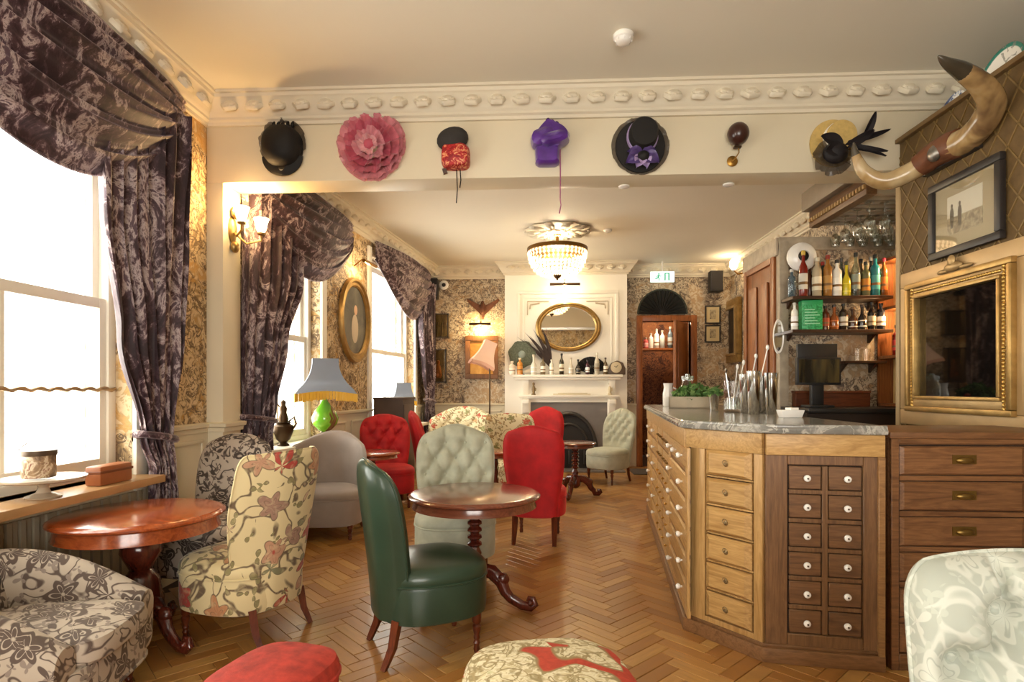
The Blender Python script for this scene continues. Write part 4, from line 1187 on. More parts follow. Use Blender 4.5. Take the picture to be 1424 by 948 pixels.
def gmat(hexc, op=.0):
    k = 'bottle_' + hexc + ('o' if op else '')
    if k in MATS: return MATS[k]
    if op: return M(k, hexc, .12, coat=.4)
    return glass(k, hexc, .2, .12, hexc)
def bottle(label, loc, h, r, col, lab=None, cap='#3a2a20', shape='wine', op=0, name='bottle', group=None):
    t = thing(name, label, 'bottle', loc, random.uniform(0, 6), group)
    if shape == 'wine': pr = [(.9, 0), (1, .02), (1, .58), (.85, .66), (.42, .76), (.36, .80), (.36, .95), (.42, .955), (.42, .975)]
    elif shape == 'spirit': pr = [(.92, 0), (1, .015), (1, .64), (.93, .70), (.45, .77), (.38, .80), (.36, .93), (.45, .935), (.45, .96)]
    elif shape == 'squat': pr = [(.9, 0), (1, .03), (1.05, .3), (.95, .48), (.5, .6), (.34, .66), (.34, .88), (.44, .885), (.44, .92)]
    else: pr = [(.8, 0), (.95, .03), (1, .35), (.9, .6), (.5, .74), (.32, .8), (.32, .94), (.4, .945), (.4, .965)]
    MB().lathe([(q * r, z * h) for q, z in pr] + [(.003, pr[-1][1] * h)], 16).build('glass_body', gmat(col, op), t)
    rt = pr[-1][0] * r
    MB().lathe([(rt * 1.12, h * .90), (rt * 1.15, h * .99), (rt * .9, h), (.002, h)], 12).build('cap', M('cap_' + cap, cap, .4), t)
    if lab:
        z0, z1 = (.16, .50) if shape != 'squat' else (.12, .38)
        MB().lathe([(r * 1.02, h * z0), (r * 1.025, h * (z0 + .01)), (r * 1.025, h * (z1 - .01)), (r * 1.02, h * z1)], 16).build('paper_label', M('lab_' + lab, lab, .6), t)
        MB().lathe([(r * 1.03, h * (z0 + .1)), (r * 1.032, h * (z0 + .11)), (r * 1.032, h * (z0 + .15)), (r * 1.03, h * (z0 + .16))], 16).build('label_band', M('lab_band', '#7a5a34', .6), t)
    return t
rows = [ # px, height, radius, glass, label, cap, shape, opaque, text
 (1101, .24, .032, '#9fb8c8', None, '#c9c9c4', 'spirit', 0, 'pale blue clear bottle at the pilaster end of the upper bar shelf'),
 (1117, .40, .036, '#7a1d12', '#d9d2c4', '#c9a94a', 'wine', 1, 'tall red bottle with white label and gold cap on the upper bar shelf'),
 (1136, .34, .038, '#b9a88a', '#e4d9bd', '#cfc7b2', 'spirit', 1, 'cream labelled squared bottle with pale stopper on the upper bar shelf'),
 (1151, .36, .036, '#9c6a2e', '#b98a45', '#8a2a1c', 'spirit', 1, 'amber whisky bottle with red cap on the upper bar shelf'),
 (1164, .32, .037, '#efeadd', '#f6f2e6', '#26221f', 'spirit', 1, 'white bottle with round dark emblem band on the upper bar shelf'),
 (1177, .30, .034, '#c9b62c', '#e2cf3a', '#3a3a2a', 'squat', 1, 'yellow liqueur bottle standing low on the upper bar shelf'),
 (1190, .38, .034, '#c3c7b8', '#8f9a8c', '#2a2622', 'wine', 0, 'clear tall bottle with grey label on the upper bar shelf'),
 (1204, .30, .034, '#6a6a4a', '#c9822a', '#26221f', 'spirit', 1, 'olive bottle with orange label on the upper bar shelf'),
 (1217, .36, .037, '#2f7f86', '#4aa3a6', '#23201e', 'spirit', 1, 'teal blue gin bottle on the upper bar shelf'),
 (1229, .33, .030, '#8a4a1a', '#d0691f', '#b0283a', 'spirit', 1, 'orange labelled bottle with pink cap at the lit cabinet end'),
 (1126, .30, .028, '#54301c', None, '#1f1a18', 'wine', 1, 'dark brown bottle in the rear rank behind the red bottle'),
 (1144, .33, .032, '#3e4a3a', None, '#b03028', 'wine', 1, 'green bottle with red cap in the rear rank of the upper bar shelf'),
 (1170, .36, .03, '#a9b0a6', None, '#57504a', 'wine', 0, 'clear slim bottle in the rear rank beside the yellow liqueur'),
 (1197, .35, .032, '#5a4a38', None, '#23201e', 'wine', 1, 'brown slim bottle in the rear rank beside the olive bottle'),
 (1211, .37, .030, '#51606a', None, '#a7a29a', 'wine', 0, 'smoky blue slim bottle in the rear rank beside the teal gin')]
for i, (px, h, r, g_, lb, cap, sh, op, tx) in enumerate(rows):
    p = AY(px, 413, 5.10 if i < 10 else 5.225); bottle(tx, (p.x, p.y, SZ[0]), h, r, g_, lb, cap, sh, op)
rows = [
 (1105, .24, .028, '#efece2', '#ffffff', '#d9d4c8', 'spirit', 1, 'white bottle beside the green box on the lower bar shelf'),
 (1148, .21, .032, '#5c2a17', '#a8431f', '#2a2220', 'spirit', 1, 'red-brown bottle right after the green box on the lower bar shelf'),
 (1160, .22, .036, '#8a4a22', '#c06a2a', '#1f1a18', 'squat', 1, 'squat amber bottle with orange label on the lower bar shelf'),
 (1173, .23, .034, '#33261c', '#cfc6b4', '#1f1a18', 'spirit', 1, 'black bottle with cream label on the lower bar shelf'),
 (1186, .20, .036, '#4a2f1f', '#e0d8c8', '#7a5a34', 'squat', 1, 'round brown bottle with white band on the lower bar shelf'),
 (1199, .22, .034, '#2a2420', '#efe9da', '#3a2a20', 'squat', 1, 'squat black bottle with white label on the lower bar shelf'),
 (1212, .24, .032, '#1f1c1a', '#b9a98a', '#1f1a18', 'wine', 1, 'narrow black bottle near the lit cabinet on the lower bar shelf'),
 (1225, .23, .034, '#2c2a30', '#d6d2cc', '#1f1a18', 'spirit', 1, 'dark bottle with silver label at the lit cabinet end of the lower bar shelf')]
for (px, h, r, g_, lb, cap, sh, op, tx) in rows:
    p = AY(px, 459, 5.12); bottle(tx, (p.x, p.y, SZ[1]), h, r, g_, lb, cap, sh, op)
p = AY(1127, 459, 5.12)
t = NT('green_tin'); v = t.co(); n = t.noise(v, 60, 2); t_ = t.ramp(n, [(.45, '#1f8a4a'), (.55, '#3fae6a')])
g = thing('green_box', 'emerald green gift box on the lower bar shelf', 'box', (p.x, p.y, SZ[1]), R(-8))
MB().bb(-.082, .082, -.05, .05, 0, .25).build('box_body', t.fin(t_, .4), g, bev=.004)
MB().bb(-.084, .084, -.052, .052, .215, .255).build('box_lid', M('green_lid', '#2b9a57', .35), g, bev=.004)
b = MB()
for k in range(6): b.bb(-.06, .06 - .02 * (k % 3), -.0525, -.0505, .05 + k * .024, .058 + k * .024)
b.build('box_lettering', M('pale_green_print', '#9ad6b0', .5), g)
# tumblers
def tumbler(loc, label, group=None, h=.11, r=.035):
    t = thing('tumbler', label, 'glass', loc, 0, group)
    MB().lathe([(r * .8, 0), (r, h), (r * .93, h), (r * .73, .01), (.002, .01)], 14).build('glass_body', GLASS, t); return t
for px in (1193, 1205):
    p = AY(px, 502, 5.2); tumbler((p.x, p.y, sz2), 'clear tumbler standing on the small low bar shelf', 'tumblers on the low shelf')
# hanging stem glasses
GL2 = glass('stem_glass', '#f4f6f4', .5)
proto = None
for i, X in enumerate((2.56, 2.68, 2.80, 2.92, 3.04)):
    for j, Y in enumerate((4.62, 4.80, 4.98, 5.14)):
        if proto is None:
            proto = thing('wine_glass', 'stem glass hanging upside down from the slatted bar canopy', 'glass', (X, Y, 2.75), 0, 'hanging stem glasses')
            MB().lathe([(.003, 0), (.034, -.001), (.034, -.004), (.005, -.008), (.0045, -.09), (.012, -.10), (.036, -.13), (.041, -.16), (.034, -.215), (.031, -.215), (.038, -.16), (.033, -.132), (.004, -.105)], 16).build('glass_body', GL2, proto)
        else:
            o = copy_tree(proto); o.location = (X + random.uniform(-.01, .01), Y, 2.75)
# lit side cabinet on the right wall
sc = thing('lit_cabinet', 'warm lit open cabinet at the end of the bottle shelves', 'cabinet', (XK, 4.98, 0))
MB().bb(-.03, -.002, -.3, .3, 1.146, 2.42).build('cabinet_back', M('cabinet_glow', '#d9b778', .5), sc)
for z in (1.146, 1.56, 1.98, 2.40): MB().bb(-.16, -.03, -.3, .3, z, z + .025).build('shelf_board', DOORW, sc)
for y in (-.3, .28): MB().bb(-.16, -.03, y, y + .02, 1.146, 2.42).build('side_board', DOORW, sc)
for z in (1.93, 2.36): lamp_light('cabinet_strip', (-.07, 0, z), 8, (1, .75, .42), .03, parent=sc)
for k, (y, z, g_, lb, tx) in enumerate(((4.92, 1.585, '#e8c98a', '#f3ead2', 'small bottle with pale label on the lit cabinet middle shelf'), (5.1, 1.585, '#6a1d12', '#c0392b', 'red bottle on the lit cabinet middle shelf'), (5.02, 2.005, '#efe9dc', '#ffffff', 'white bottle on the lit cabinet top shelf'), (5.05, 1.171, '#3a2a20', '#efe9da', 'dark bottle with white label at the foot of the lit cabinet'))):
    bottle(tx, (XK - .095, y, z), .26, .034, g_, lb, '#2a2220', 'spirit', 1)
# till screens
p0, p1 = AY(1107, 535, 5.0), AY(1168, 497, 5.0)
ts = thing('till_screen', 'black till monitor with a second screen behind it on the back counter', 'monitor', ((p0.x + p1.x) / 2, 5.0, 1.14))
hw, z0, z1 = (p1.x - p0.x) / 2, p0.z - 1.14, p1.z - 1.14
MB().bb(-hw, hw, -.02, .02, z0, z1).build('front_bezel', BLACK, ts, bev=.004)
t = NT('dim_screen'); n = t.noise(t.co((9, 1, 1.5)), 1.2, 2); t.t.links.new(t.ramp(n, [(.4, '#15120f'), (.6, '#4a3f24')]), t.p.inputs['Base Color'])
MB().bb(-hw + .015, hw - .015, -.0215, -.0195, z0 + .02, z1 - .015).build('screen', t.fin(None, .15), ts)
MB().bb(-hw + .03, hw + .0, .04, .07, z1 - .1, z1 + .12).build('rear_screen', M('rear_screen_black', '#1f1e1f', .4), ts, bev=.004)
b = MB(); b.bb(-.05, .05, -.0, .05, .02, z0 + .05); b.bb(-.1, .1, -.08, .1, 0, .02); b.build('stand', BLACK, ts, bev=.004)
# round white dome camera on the fascia, small mirror on the pilaster
p = AY(1117, 356, 5.15)
dc = thing('dome_camera', 'white ball security camera with dark lens on the bar fascia', 'camera', (p.x, NY - .03, p.z))
M9 = Matrix.Rotation(R(90), 4, 'X')
MB().lathe([(.03, 0), (.04, .04), (.10, .05), (.125, .075), (.125, .10), (.10, .125), (.05, .135), (.045, .125), (.002, .12)], 28, M=M9).build('camera_body', CERAM, dc)
MB().lathe([(.045, .128), (.04, .138), (.02, .146), (.002, .148)], 20, M=M9).build('lens', BLACK, dc)
p = AY(1082, 468, 5.26)
om = thing('oval_mirror', 'small white rimmed oval mirror on the pilaster beside the bottle shelves', 'mirror', (p.x, NY - .035, p.z))
pl = superell(.045, .15, 2)
MB().lathe([(1, 0), (1.05, .01), (1., .022), (.86, .018), (.86, .0)], 32, plan=pl, M=M9).build('mirror_frame', CERAM, om)
MB().lathe([(.87, .006), (.87, .010), (.01, .010)], 32, plan=pl, M=M9).build('mirror_glass', CHROME, om)

# ---- things on the bar counter
def at_bar(px, D): # a spot on the counter in the photo column px, D metres deep
    r = ray(px, 540); k = D / r.y; return (r.x * k, D, ZT)
x, y, z = at_bar(964, 5.0)
pb = thing('herb_tray', 'low pale wooden tray of cut herbs on the marble counter', 'planter', (x, y, z), R(-14))
TRAYW = M('tray_wood', '#b9aa92', .6, var=.15, vs=9)
b = MB()
for (x0, x1, y0, y1, z0, z1) in ((-.2, .2, -.09, .09, 0, .012), (-.2, .2, -.09, -.078, 0, .10), (-.2, .2, .078, .09, 0, .10), (-.2, -.188, -.09, .09, 0, .10), (.188, .2, -.09, .09, 0, .10)): b.bb(x0, x1, y0, y1, z0, z1)
b.build('tray_box', TRAYW, pb)
MB().bb(-.186, .186, -.076, .076, .012, .085).build('soil', M('soil', '#4a3a28', .9), pb)
HERB = [M('herb_' + str(i), c_, .6, var=.3, vs=30) for i, c_ in enumerate(('#6d9450', '#8fb068', '#547a40'))]
def herbs(parent, n, rx, ry, z0, h, size=.028, name='herb_leaves'):
    for k in range(3):
        b = MB()
        for i in range(n // 3):
            a = random.uniform(0, 2 * PI); q = math.sqrt(random.random()); px_, py_ = rx * q * math.cos(a), ry * q * math.sin(a); zz = z0 + h * random.random() * (1.1 - q * .6)
            m = Matrix.Translation((px_, py_, zz)) @ Euler((random.uniform(-.9, .9), random.uniform(-.9, .9), random.uniform(0, 6))).to_matrix().to_4x4()
            s = size * random.uniform(.7, 1.3)
            vs = [(-s, 0, 0), (-.4 * s, -.5 * s, .1 * s), (.5 * s, -.45 * s, .1 * s), (s, 0, -.1 * s), (.5 * s, .45 * s, .1 * s), (-.4 * s, .5 * s, .1 * s), (0, 0, -.12 * s)]
            b.add([m @ Vector(v) for v in vs], [(0, 1, 6), (1, 2, 6), (2, 3, 6), (3, 4, 6), (4, 5, 6), (5, 0, 6)])
        stuff(b.build(name, HERB[k], parent))
herbs(pb, 360, .17, .08, .08, .14)
for i, (x_, c_) in enumerate(((.15, '#b5402a'), (.12, '#c0562f'), (-.02, '#8a5a4a'))):
    MB().ball((x_, -.05 + .03 * i, .11), .022, 10, 7).build('tomato', M('tomato' + str(i), c_, .35), pb)
x, y, z = at_bar(929, 5.55)
jg = thing('white_jug', 'small white ceramic jug behind the herb tray', 'jug', (x, y, z))
MB().lathe([(.04, 0), (.048, .01), (.05, .12), (.038, .18), (.046, .22), (.041, .22), (.034, .18), (.045, .12), (.03, .012), (.002, .012)], 20).build('jug_body', CERAM, jg)
MB().tube([(.046, 0, .18), (.085, 0, .16), (.085, 0, .08), (.048, 0, .06)], .008, 8).build('jug_handle', CERAM, jg)
x, y, z = at_bar(956, 5.45)
jr = thing('glass_jar', 'tall lidded glass jar standing behind the herb tray', 'jar', (x, y, z))
MB().lathe([(.06, 0), (.068, .01), (.068, .20), (.05, .23), (.05, .25), (.046, .25), (.046, .225), (.064, .2), (.064, .012), (.002, .012)], 20).build('jar_body', GLASS, jr)
MB().lathe([(.055, .25), (.057, .252), (.057, .285), (.02, .29), (.02, .305), (.002, .306)], 20).build('jar_lid', glass('lid_glass', '#dfe8dc', .4, .2, '#c9d2c4'), jr)
x, y, z = at_bar(993, 4.55)
mc = thing('mint_cup', 'polished metal cup of fresh mint next to the herb tray', 'cup', (x, y, z))
MB().lathe([(.028, 0), (.03, .006), (.042, .125), (.044, .128), (.04, .128), (.03, .03), (.002, .03)], 20).build('cup_body', CHROME, mc)
herbs(mc, 90, .06, .06, .12, .07, .026)
x, y, z = at_bar(1019, 4.25)
gv = thing('glass_beaker', 'tall glass beaker of bar spoons and white stirrers', 'beaker', (x, y, z))
MB().lathe([(.062, 0), (.066, .008), (.066, .225), (.063, .228), (.061, .225), (.060, .016), (.002, .016)], 24).build('beaker_body', GLASS, gv)
for k, (dx, dy, tx, ty, h) in enumerate(((.01, .0, .075, .02, .36), (-.02, .01, -.02, .02, .30), (.02, -.02, .03, -.03, .27), (0, .02, .05, .03, .33))):
    b = MB(); b.tube([(dx * .5, dy * .5, .02), (dx + tx, dy + ty, h)], .004, 6); b.ball((dx + tx, dy + ty, h), (.011, .011, .02), 8, 6)
    b.build('stirrer', CERAM if k in (0, 3) else CHROME, gv)
b = MB(); b.lathe([(.02, .02), (.055, .022), (.055, .10), (.02, .11)], 14); b.build('ice_tongs_bundle', glass('crystal_chunk', '#e8ece6', .6, .15, '#b9b4a8'), gv)
for k, (px, D, h, lb) in enumerate(((1037, 4.08, .27, 'polished steel shaker tin beside the glass beaker holding stirrers'), (1048, 3.86, .285, 'polished steel shaker tin standing between two other tins'), (1060, 4.12, .26, 'short steel shaker tin behind the front tins'), (1072, 3.92, .275, 'steel shaker tin at the card holder end of the group'))):
    x, y, z = at_bar(px, D)
    st = thing('shaker_tin', lb, 'shaker', (x, y, z))
    MB().lathe([(.030, 0), (.033, .004), (.045, h - .01), (.046, h), (.043, h), (.032, .02), (.002, .02)], 22).build('tin_body', CHROME, st)
    if k in (0, 1):
        b = MB(); b.tube([(0, 0, .03), (.07 + .02 * k, .0, h + .12 + .03 * k)], .004, 6); b.ball((.07 + .02 * k, 0, h + .125 + .03 * k), (.012, .012, .018), 8, 6); b.build('stirrer', CERAM, st)
x, y, z = at_bar(1099, 3.45)
cdh = thing('card_holder', 'small white card dish on the marble counter', 'dish', (x, y, z), R(5))
b = MB(); b.loft([[(-.055, -.03, 0), (.055, -.03, 0), (.055, .03, 0), (-.055, .03, 0)], [(-.068, -.038, .045), (.068, -.038, .045), (.068, .038, .045), (-.068, .038, .045)]]); b.build('dish_body', CERAM, cdh, bev=.004)
b = MB(); b.box(.01, 0, .05, .05, .05, .016, R(12)); b.build('folded_card', PAPERW, cdh)
# ================================================================== hats on the beam
RX = (R(90), 0, 0)                      # local z points out of the beam towards the room
def on_beam(px, py): 
    p = AY(px, py, YB - .004); return (p.x, p.y, p.z)
def hat(label, px, py, name='hat', cat='hat'):
    t = thing(name, label, cat, on_beam(px, py)); t.rotation_euler = RX; return t
HBLK = M('hat_black', '#15110f', .7, var=.2, vs=20)
NET = glass('black_net', '#b9b4b0', .05, .35, '#4a4542')
def frill(b, r0, r1, z0, z1, waves, amp, n=72, ph=0., cx=0., cy=0., rings=5, jit=0.):
    rr = []
    for k in range(rings + 1):
        q = k / rings
        rr.append([(cx + (r0 + (r1 - r0) * q) * (1 + jit * math.sin(3 * a + ph)) * math.cos(a), cy + (r0 + (r1 - r0) * q) * (1 + jit * math.sin(3 * a + ph)) * math.sin(a), z0 + (z1 - z0) * q + amp * q * (math.sin(waves * a + ph) + .55 * math.sin(2.6 * waves * a + 2 * ph + 2 * q))) for a in [2 * PI * i / n for i in range(n)]])
    b.loft(rr, False, False); return b
# 1 black riding cap
h = hat('black velvet riding cap with net trim hung beside the pink ruffled hat', 395, 210, 'riding_cap')
b = MB(); b.lathe([(1.0, 0), (1.0, .02), (.95, .07), (.8, .115), (.5, .14), (.02, .148)], 32, (0, .02, 0), plan=superell(.145, .155, 2.2)); b.build('crown', HBLK, h)
b = MB(); b.loft([[(.145 * math.cos(a) * k, -.05 + (-.10 - .04 * k) * math.sin(a), z) for a in [PI * i / 20 for i in range(21)]] for k, z in ((.3, .05), (.8, .04), (1.05, .03), (1.05, .022), (.3, .03))], False, False); b.build('peak', HBLK, h)
b = MB(); frill(b, .13, .175, .01, .03, 9, .012, cy=.05); b.build('net_trim', NET, h)
for i in range(5): MB().tube([(-.06 + .035 * i, .14, .03), (-.065 + .035 * i, .185, .04), (-.05 + .035 * i, .19, .05), (-.045 + .035 * i, .15, .06)], .007, 6).build('loop', HBLK, h)
# 2 pink ruffled hat
h = hat('large pink ruffled organza hat hung between the two black caps', 518, 205, 'ruffled_hat')
PK = [M('pink_' + str(i), c_, .55, var=.3, vs=18, sheen=.4) for i, c_ in enumerate(('#d9848c', '#cf6a78', '#c45568', '#d98a94', '#e0a0a4'))]
PKN = glass('pink_tulle', '#f0c4c4', .1, .55, '#d9909a')
b = MB(); frill(b, .10, .252, .01, .03, 11, .014, 120, 0, jit=.03); b.build('tulle_brim', PKN, h)
for k, (r0, r1, z0, z1, wv, am) in enumerate(((.17, .235, .02, .05, 15, .016), (.13, .20, .035, .075, 11, .022), (.09, .16, .05, .10, 9, .024), (.05, .115, .07, .12, 7, .022), (.012, .07, .085, .125, 5, .018))):
    b = MB(); frill(b, r0, r1, z0, z1, wv, am, 96, k * 1.3, .008 * (k % 2), -.006 * k, 5, .05); b.build('ruffle', PK[k], h, angle=85)
b = MB(); b.ball((0, -.01, .09), (.04, .04, .03), 12, 8); b.build('centre_rose', PK[2], h)
# 3 black and red brocade cap with cords
h = hat('black beret style cap with red brocade band and hanging cords', 632, 210, 'brocade_cap')
b = MB(); b.ball((-.005, .06, .06), (.115, .085, .06), 20, 12, Matrix.Rotation(R(14), 4, 'Z')); b.build('crown', M('hat_charcoal', '#35312f', .8, var=.2, vs=30), h)
t = NT('red_brocade'); n = t.noise(t.co(), 22, 3, .6, 2.); RB = t.fin(t.ramp(n, [(.4, '#8a1016'), (.52, '#c3262c'), (.6, '#e0a070')]), .5)
b = MB(); b.lathe([(1.0, 0), (1.02, .05), (.9, .10), (.6, .115), (.01, .118)], 28, (.015, -.06, 0), plan=superell(.10, .085, 4)); b.build('band', RB, h)
for dx, L in ((.02, .24), (.045, .13)): MB().tube([(dx, -.14, .03), (dx + .004, -.14 - L * .6, .018), (dx - .004, -.14 - L, .012)], .004, 5).build('cord', HBLK, h)
MB().box(-.065, -.155, .03, .03, .04, .012, .3).build('tab', M('tab_grey', '#5a4a42', .6), h)
# 4 purple satin fascinator
h = hat('folded purple satin hat with a hanging tassel cord', 764, 202, 'satin_hat')
PU = M('purple_satin', '#5f2f96', .3, var=.45, vs=9, coat=.2, sheen=.3)
b = MB(); b.lathe([(1, 0), (1.03, .04), (.96, .085), (.8, .10), (.01, .104)], 24, (-.015, -.085, 0), plan=lambda a: (superell(.085, .075, 5)(a)[0] * (1 + .04 * math.sin(9 * a)), superell(.085, .075, 5)(a)[1])); b.build('band', PU, h)
for k, (cx, cy, ax, ay, an) in enumerate(((.02, .045, .105, .085, -28), (-.045, .02, .085, .06, 20), (.03, .0, .10, .045, 12))):
    b = MB(); b.lathe([(1, .03), (1.03, .07), (.9, .11 + .015 * k), (.5, .13 + .015 * k), (.01, .125 + .015 * k)], 22, plan=lambda a: (superell(ax, ay, 3.5)(a)[0] * (1 + .08 * math.sin(4 * a + k)), superell(ax, ay, 3.5)(a)[1]))
    b.xf(Matrix.Translation((cx, cy, 0)) @ Matrix.Rotation(R(an), 4, 'Z')); b.build('fold', PU, h)
for i in range(3): MB().ball((-.01 + .03 * i, .15 - .012 * i, .04), (.02, .03, .02), 8, 6).build('trim_loop', M('dark_purple', '#331540', .5), h)
MB().tube([(.075, -.05, .05), (.078, -.2, .03), (.076, -.40, .03), (.082, -.44, .035), (.07, -.5, .035)], .0045, 6).build('tassel_cord', M('mauve_cord', '#9a4a76', .6), h)
# 5 black hat with purple ribbon
h = hat('black wide-brim hat with lilac ribbon bow and dark veil', 890, 204, 'ribbon_hat')
b = MB(); b.lathe([(1, .0), (1.02, .006), (1.0, .014), (.6, .02), (.01, .02)], 40, plan=superell(.172, .185, 2)); b.build('brim', HBLK, h)
b = MB(); b.lathe([(1.08, .016), (1.03, .05), (1.0, .11), (.9, .125), (.02, .13)], 32, (.012, .06, 0), plan=superell(.098, .105, 2.1)); b.build('crown', HBLK, h)
LI = M('lilac_satin', '#b6a0d0', .35, var=.3, vs=12); LI2 = M('purple_ribbon', '#5a4680', .35, var=.3, vs=12)
b = MB(); b.lathe([(1.1, .018), (1.13, .02), (1.11, .045), (1.08, .05)], 32, (.012, .06, 0), plan=superell(.098, .105, 2.1)); b.build('ribbon_band', LI, h)
for k, (an, L, w_, m_) in enumerate(((-25, .13, .05, LI2), (205, .13, .05, LI2), (-70, .10, .045, LI), (245, .10, .045, LI), (20, .10, .04, LI2), (165, .11, .04, LI2))):
    b = MB(); b.grid(lambda u, v: (u * L, (v - .5) * 2 * w_ * math.sin(PI * min(1, .15 + u * .85)) , .06 + .035 * math.sin(PI * u) + .012 * math.cos(2 * PI * v)), 10, 8)
    b.xf(Matrix.Translation((.005, -.085, 0)) @ Matrix.Rotation(R(an), 4, 'Z')); b.build('bow_loop', m_, h)
b = MB(); b.ball((.01, -.10, .08), (.045, .04, .035), 14, 9); b.build('rosette_flower', HBLK, h)
b = MB(); frill(b, .172, .205, .004, .012, 14, .008, 80); b.build('veil', NET, h)
# 6 brown bulb with brass disc
h = hat('dark brown leather bulb horn with small brass disc below it', 1022, 192, 'bulb_horn', 'horn')
b = MB(); b.ball((0, 0, .07), (.073, .078, .068), 22, 14); b.build('bulb', M('dark_leather', '#3a1d16', .3, coat=.3), h)
MB().box(.0, -.085, .05, .05, .012, .03).build('collar', BRONZE, h)
MB().tube([(.01, -.09, .05), (.012, -.12, .05), (-.01, -.16, .03), (-.02, -.17, .02)], .004, 6).build('stem', BRASS, h)
MB().lathe([(.036, 0), (.038, .006), (.03, .012), (.012, .014), (.01, .02), (.001, .021)], 22, (-.02, -.165, 0)).build('disc', M('disc_brass', '#a97f3c', .35, metal=.8), h)
# 7 straw boater
h = hat('straw boater with white band and black feathers by the horn', 1157, 200, 'straw_boater')
STRAW = M('straw', '#d0b06a', .7, var=.2, vs=40, bump=.3, bs=90)
b = MB(); b.lathe([(1, 0), (1.01, .006), (1, .012), (.4, .014), (.01, .014)], 36, plan=superell(.155, .165, 2)); b.build('brim', STRAW, h)
b = MB(); b.lathe([(1.0, .012), (1.0, .085), (.96, .09), (.01, .092)], 32, (.03, .03, 0), plan=superell(.098, .10, 2)); b.build('crown', STRAW, h)
b = MB(); b.lathe([(1.03, .013), (1.035, .015), (1.035, .055), (1.03, .057)], 32, (.03, .03, 0), plan=superell(.098, .10, 2)); b.build('hat_band', PAPERW, h)
FEA = M('feather_black', '#191316', .6)
for k, (an, L, w_, ox, oy) in enumerate(((20, .20, .03, .04, -.06), (-20, .26, .022, .05, -.05), (8, .27, .02, .06, -.03), (60, .18, .024, .16, -.01), (-35, .24, .016, .08, -.03), (150, .16, .045, .02, -.05), (175, .13, .05, .03, -.08))):
    b = MB(); b.grid(lambda u, v: (u * L, (v - .5) * 2 * w_ * (math.sin(PI * min(1, .1 + .88 * u)) ** .7) + .03 * u * u, .09 + .06 * u * (1 - .4 * u) + .008 * math.cos(2 * PI * v)), 12, 6)
    b.xf(Matrix.Translation((ox, oy, 0)) @ Matrix.Rotation(R(an), 4, 'Z')); b.build('feather', FEA, h)
b = MB(); b.ball((-.01, -.09, .07), (.085, .075, .05), 14, 9); b.build('feather_puff', FEA, h)
b = MB(); frill(b, .03, .13, .06, .05, 8, .02, 48, 0, -.02, -.11); b.build('net_trim', NET, h)

# ================================================================== ceiling things
p = G(867, 47, ZC)
sd = thing('smoke_detector', 'ribbed white smoke detector on the ceiling before the hat-hung beam', 'smoke detector', (p.x, p.y, ZC))
MB().lathe([(.055, 0), (.062, -.008), (.06, -.03), (.05, -.036), (.045, -.05), (.035, -.058), (.001, -.06)], 24).build('detector_body', CERAM, sd)
for k in range(8): MB().box(.047 * math.cos(k * PI / 4), .047 * math.sin(k * PI / 4), -.043, .012, .006, .012, k * PI / 4).build('vent_rib', CERAM, sd)
p = G(845, 319, ZC2)
MB_ = MB().lathe([(.05, 0), (.055, -.01), (.05, -.03), (.025, -.04), (.001, -.042)], 18)
tag(MB_.build('smoke_detector', CERAM, loc=(p.x, p.y, ZC2)), 'small plain white smoke detector on the ceiling beside the plaster rose', 'smoke detector')
for k, px in enumerate((868, 1013)):
    q = AY(px, 262, YB2 - .04)
    dl = thing('downlight', ('round white fitting under the beam below the ribbon hat', 'round white fitting under the beam below the brown bulb horn')[k], 'downlight', (q.x, q.y, ZS))
    MB().lathe([(.035, 0), (.042, -.004), (.042, -.01), (.03, -.016), (.001, -.016)], 20).build('fitting_rim', CERAM, dl)
# chandelier
cx, cy = G(775, 320, ZC2).x, G(775, 320, ZC2).y
cl = thing('ceiling_rose', 'ornate white plaster ceiling rose above the crystal chandelier', 'ceiling rose', (cx, cy, ZC2))
MB().lathe([(.40, 0), (.42, -.012), (.36, -.025), (.30, -.02), (.16, -.03), (.14, -.05), (.05, -.055), (.001, -.055)], 40, plan=lambda a: ((1 + .06 * math.sin(10 * a)) * math.cos(a), (1 + .06 * math.sin(10 * a)) * math.sin(a))).build('rose_disc', PLASTER, cl)
lf = MB(); lf.ball((.30, 0, -.03), (.11, .055, .028), 12, 8); lf.ball((.22, 0, -.045), (.07, .035, .025), 10, 6); lf.ball((.40, 0, -.02), (.03, .06, .02), 8, 6); lm = lf.mesh('acanthus_leaf', PLASTER)
for k in range(10): place('acanthus_leaf', lm, cl, (0, 0, 0), (0, 0, 2 * PI * k / 10))
RC = .38
ch_ = thing('chandelier', 'lit crystal bowl chandelier hanging from the plaster rose', 'chandelier', (cx, cy, ZC2))
zr = AY(775, 347, cy).z - ZC2; zbm = AY(775, 386, cy).z - ZC2
MB().lathe([(.05, -.055), (.05, -.075), (.02, -.085), (.015, zr + .06), (.03, zr + .05), (.03, zr + .03), (.001, zr + .03)], 16).build('stem', BRASS, ch_)
MB().lathe([(RC, zr + .02), (RC + .012, zr + .015), (RC + .012, zr - .03), (RC, zr - .035), (RC - .02, zr - .03), (RC - .02, zr + .015)], 48).build('bowl_rim', M('aged_brass', '#7a5a2c', .35, metal=.9), ch_)
b = MB()
for k in range(3): b.tube([(0, 0, zr + .04), (RC * math.cos(k * 2.094), RC * math.sin(k * 2.094), zr)], .006, 6)
b.build('spoke', BRASS, ch_)
def bowl(t): return RC * math.cos(t * PI / 2) ** .75 + .03 * t, (zr - .035) + (zbm - zr + .05) * math.sin(t * PI / 2) ** 1.25
CRY = NT('lit_crystal'); _ = CRY.fin('#fff0d8', .08, emit='#ffdfae', es=1.3, alpha=.8); CRY = CRY.m
cm = MB(); N = 7
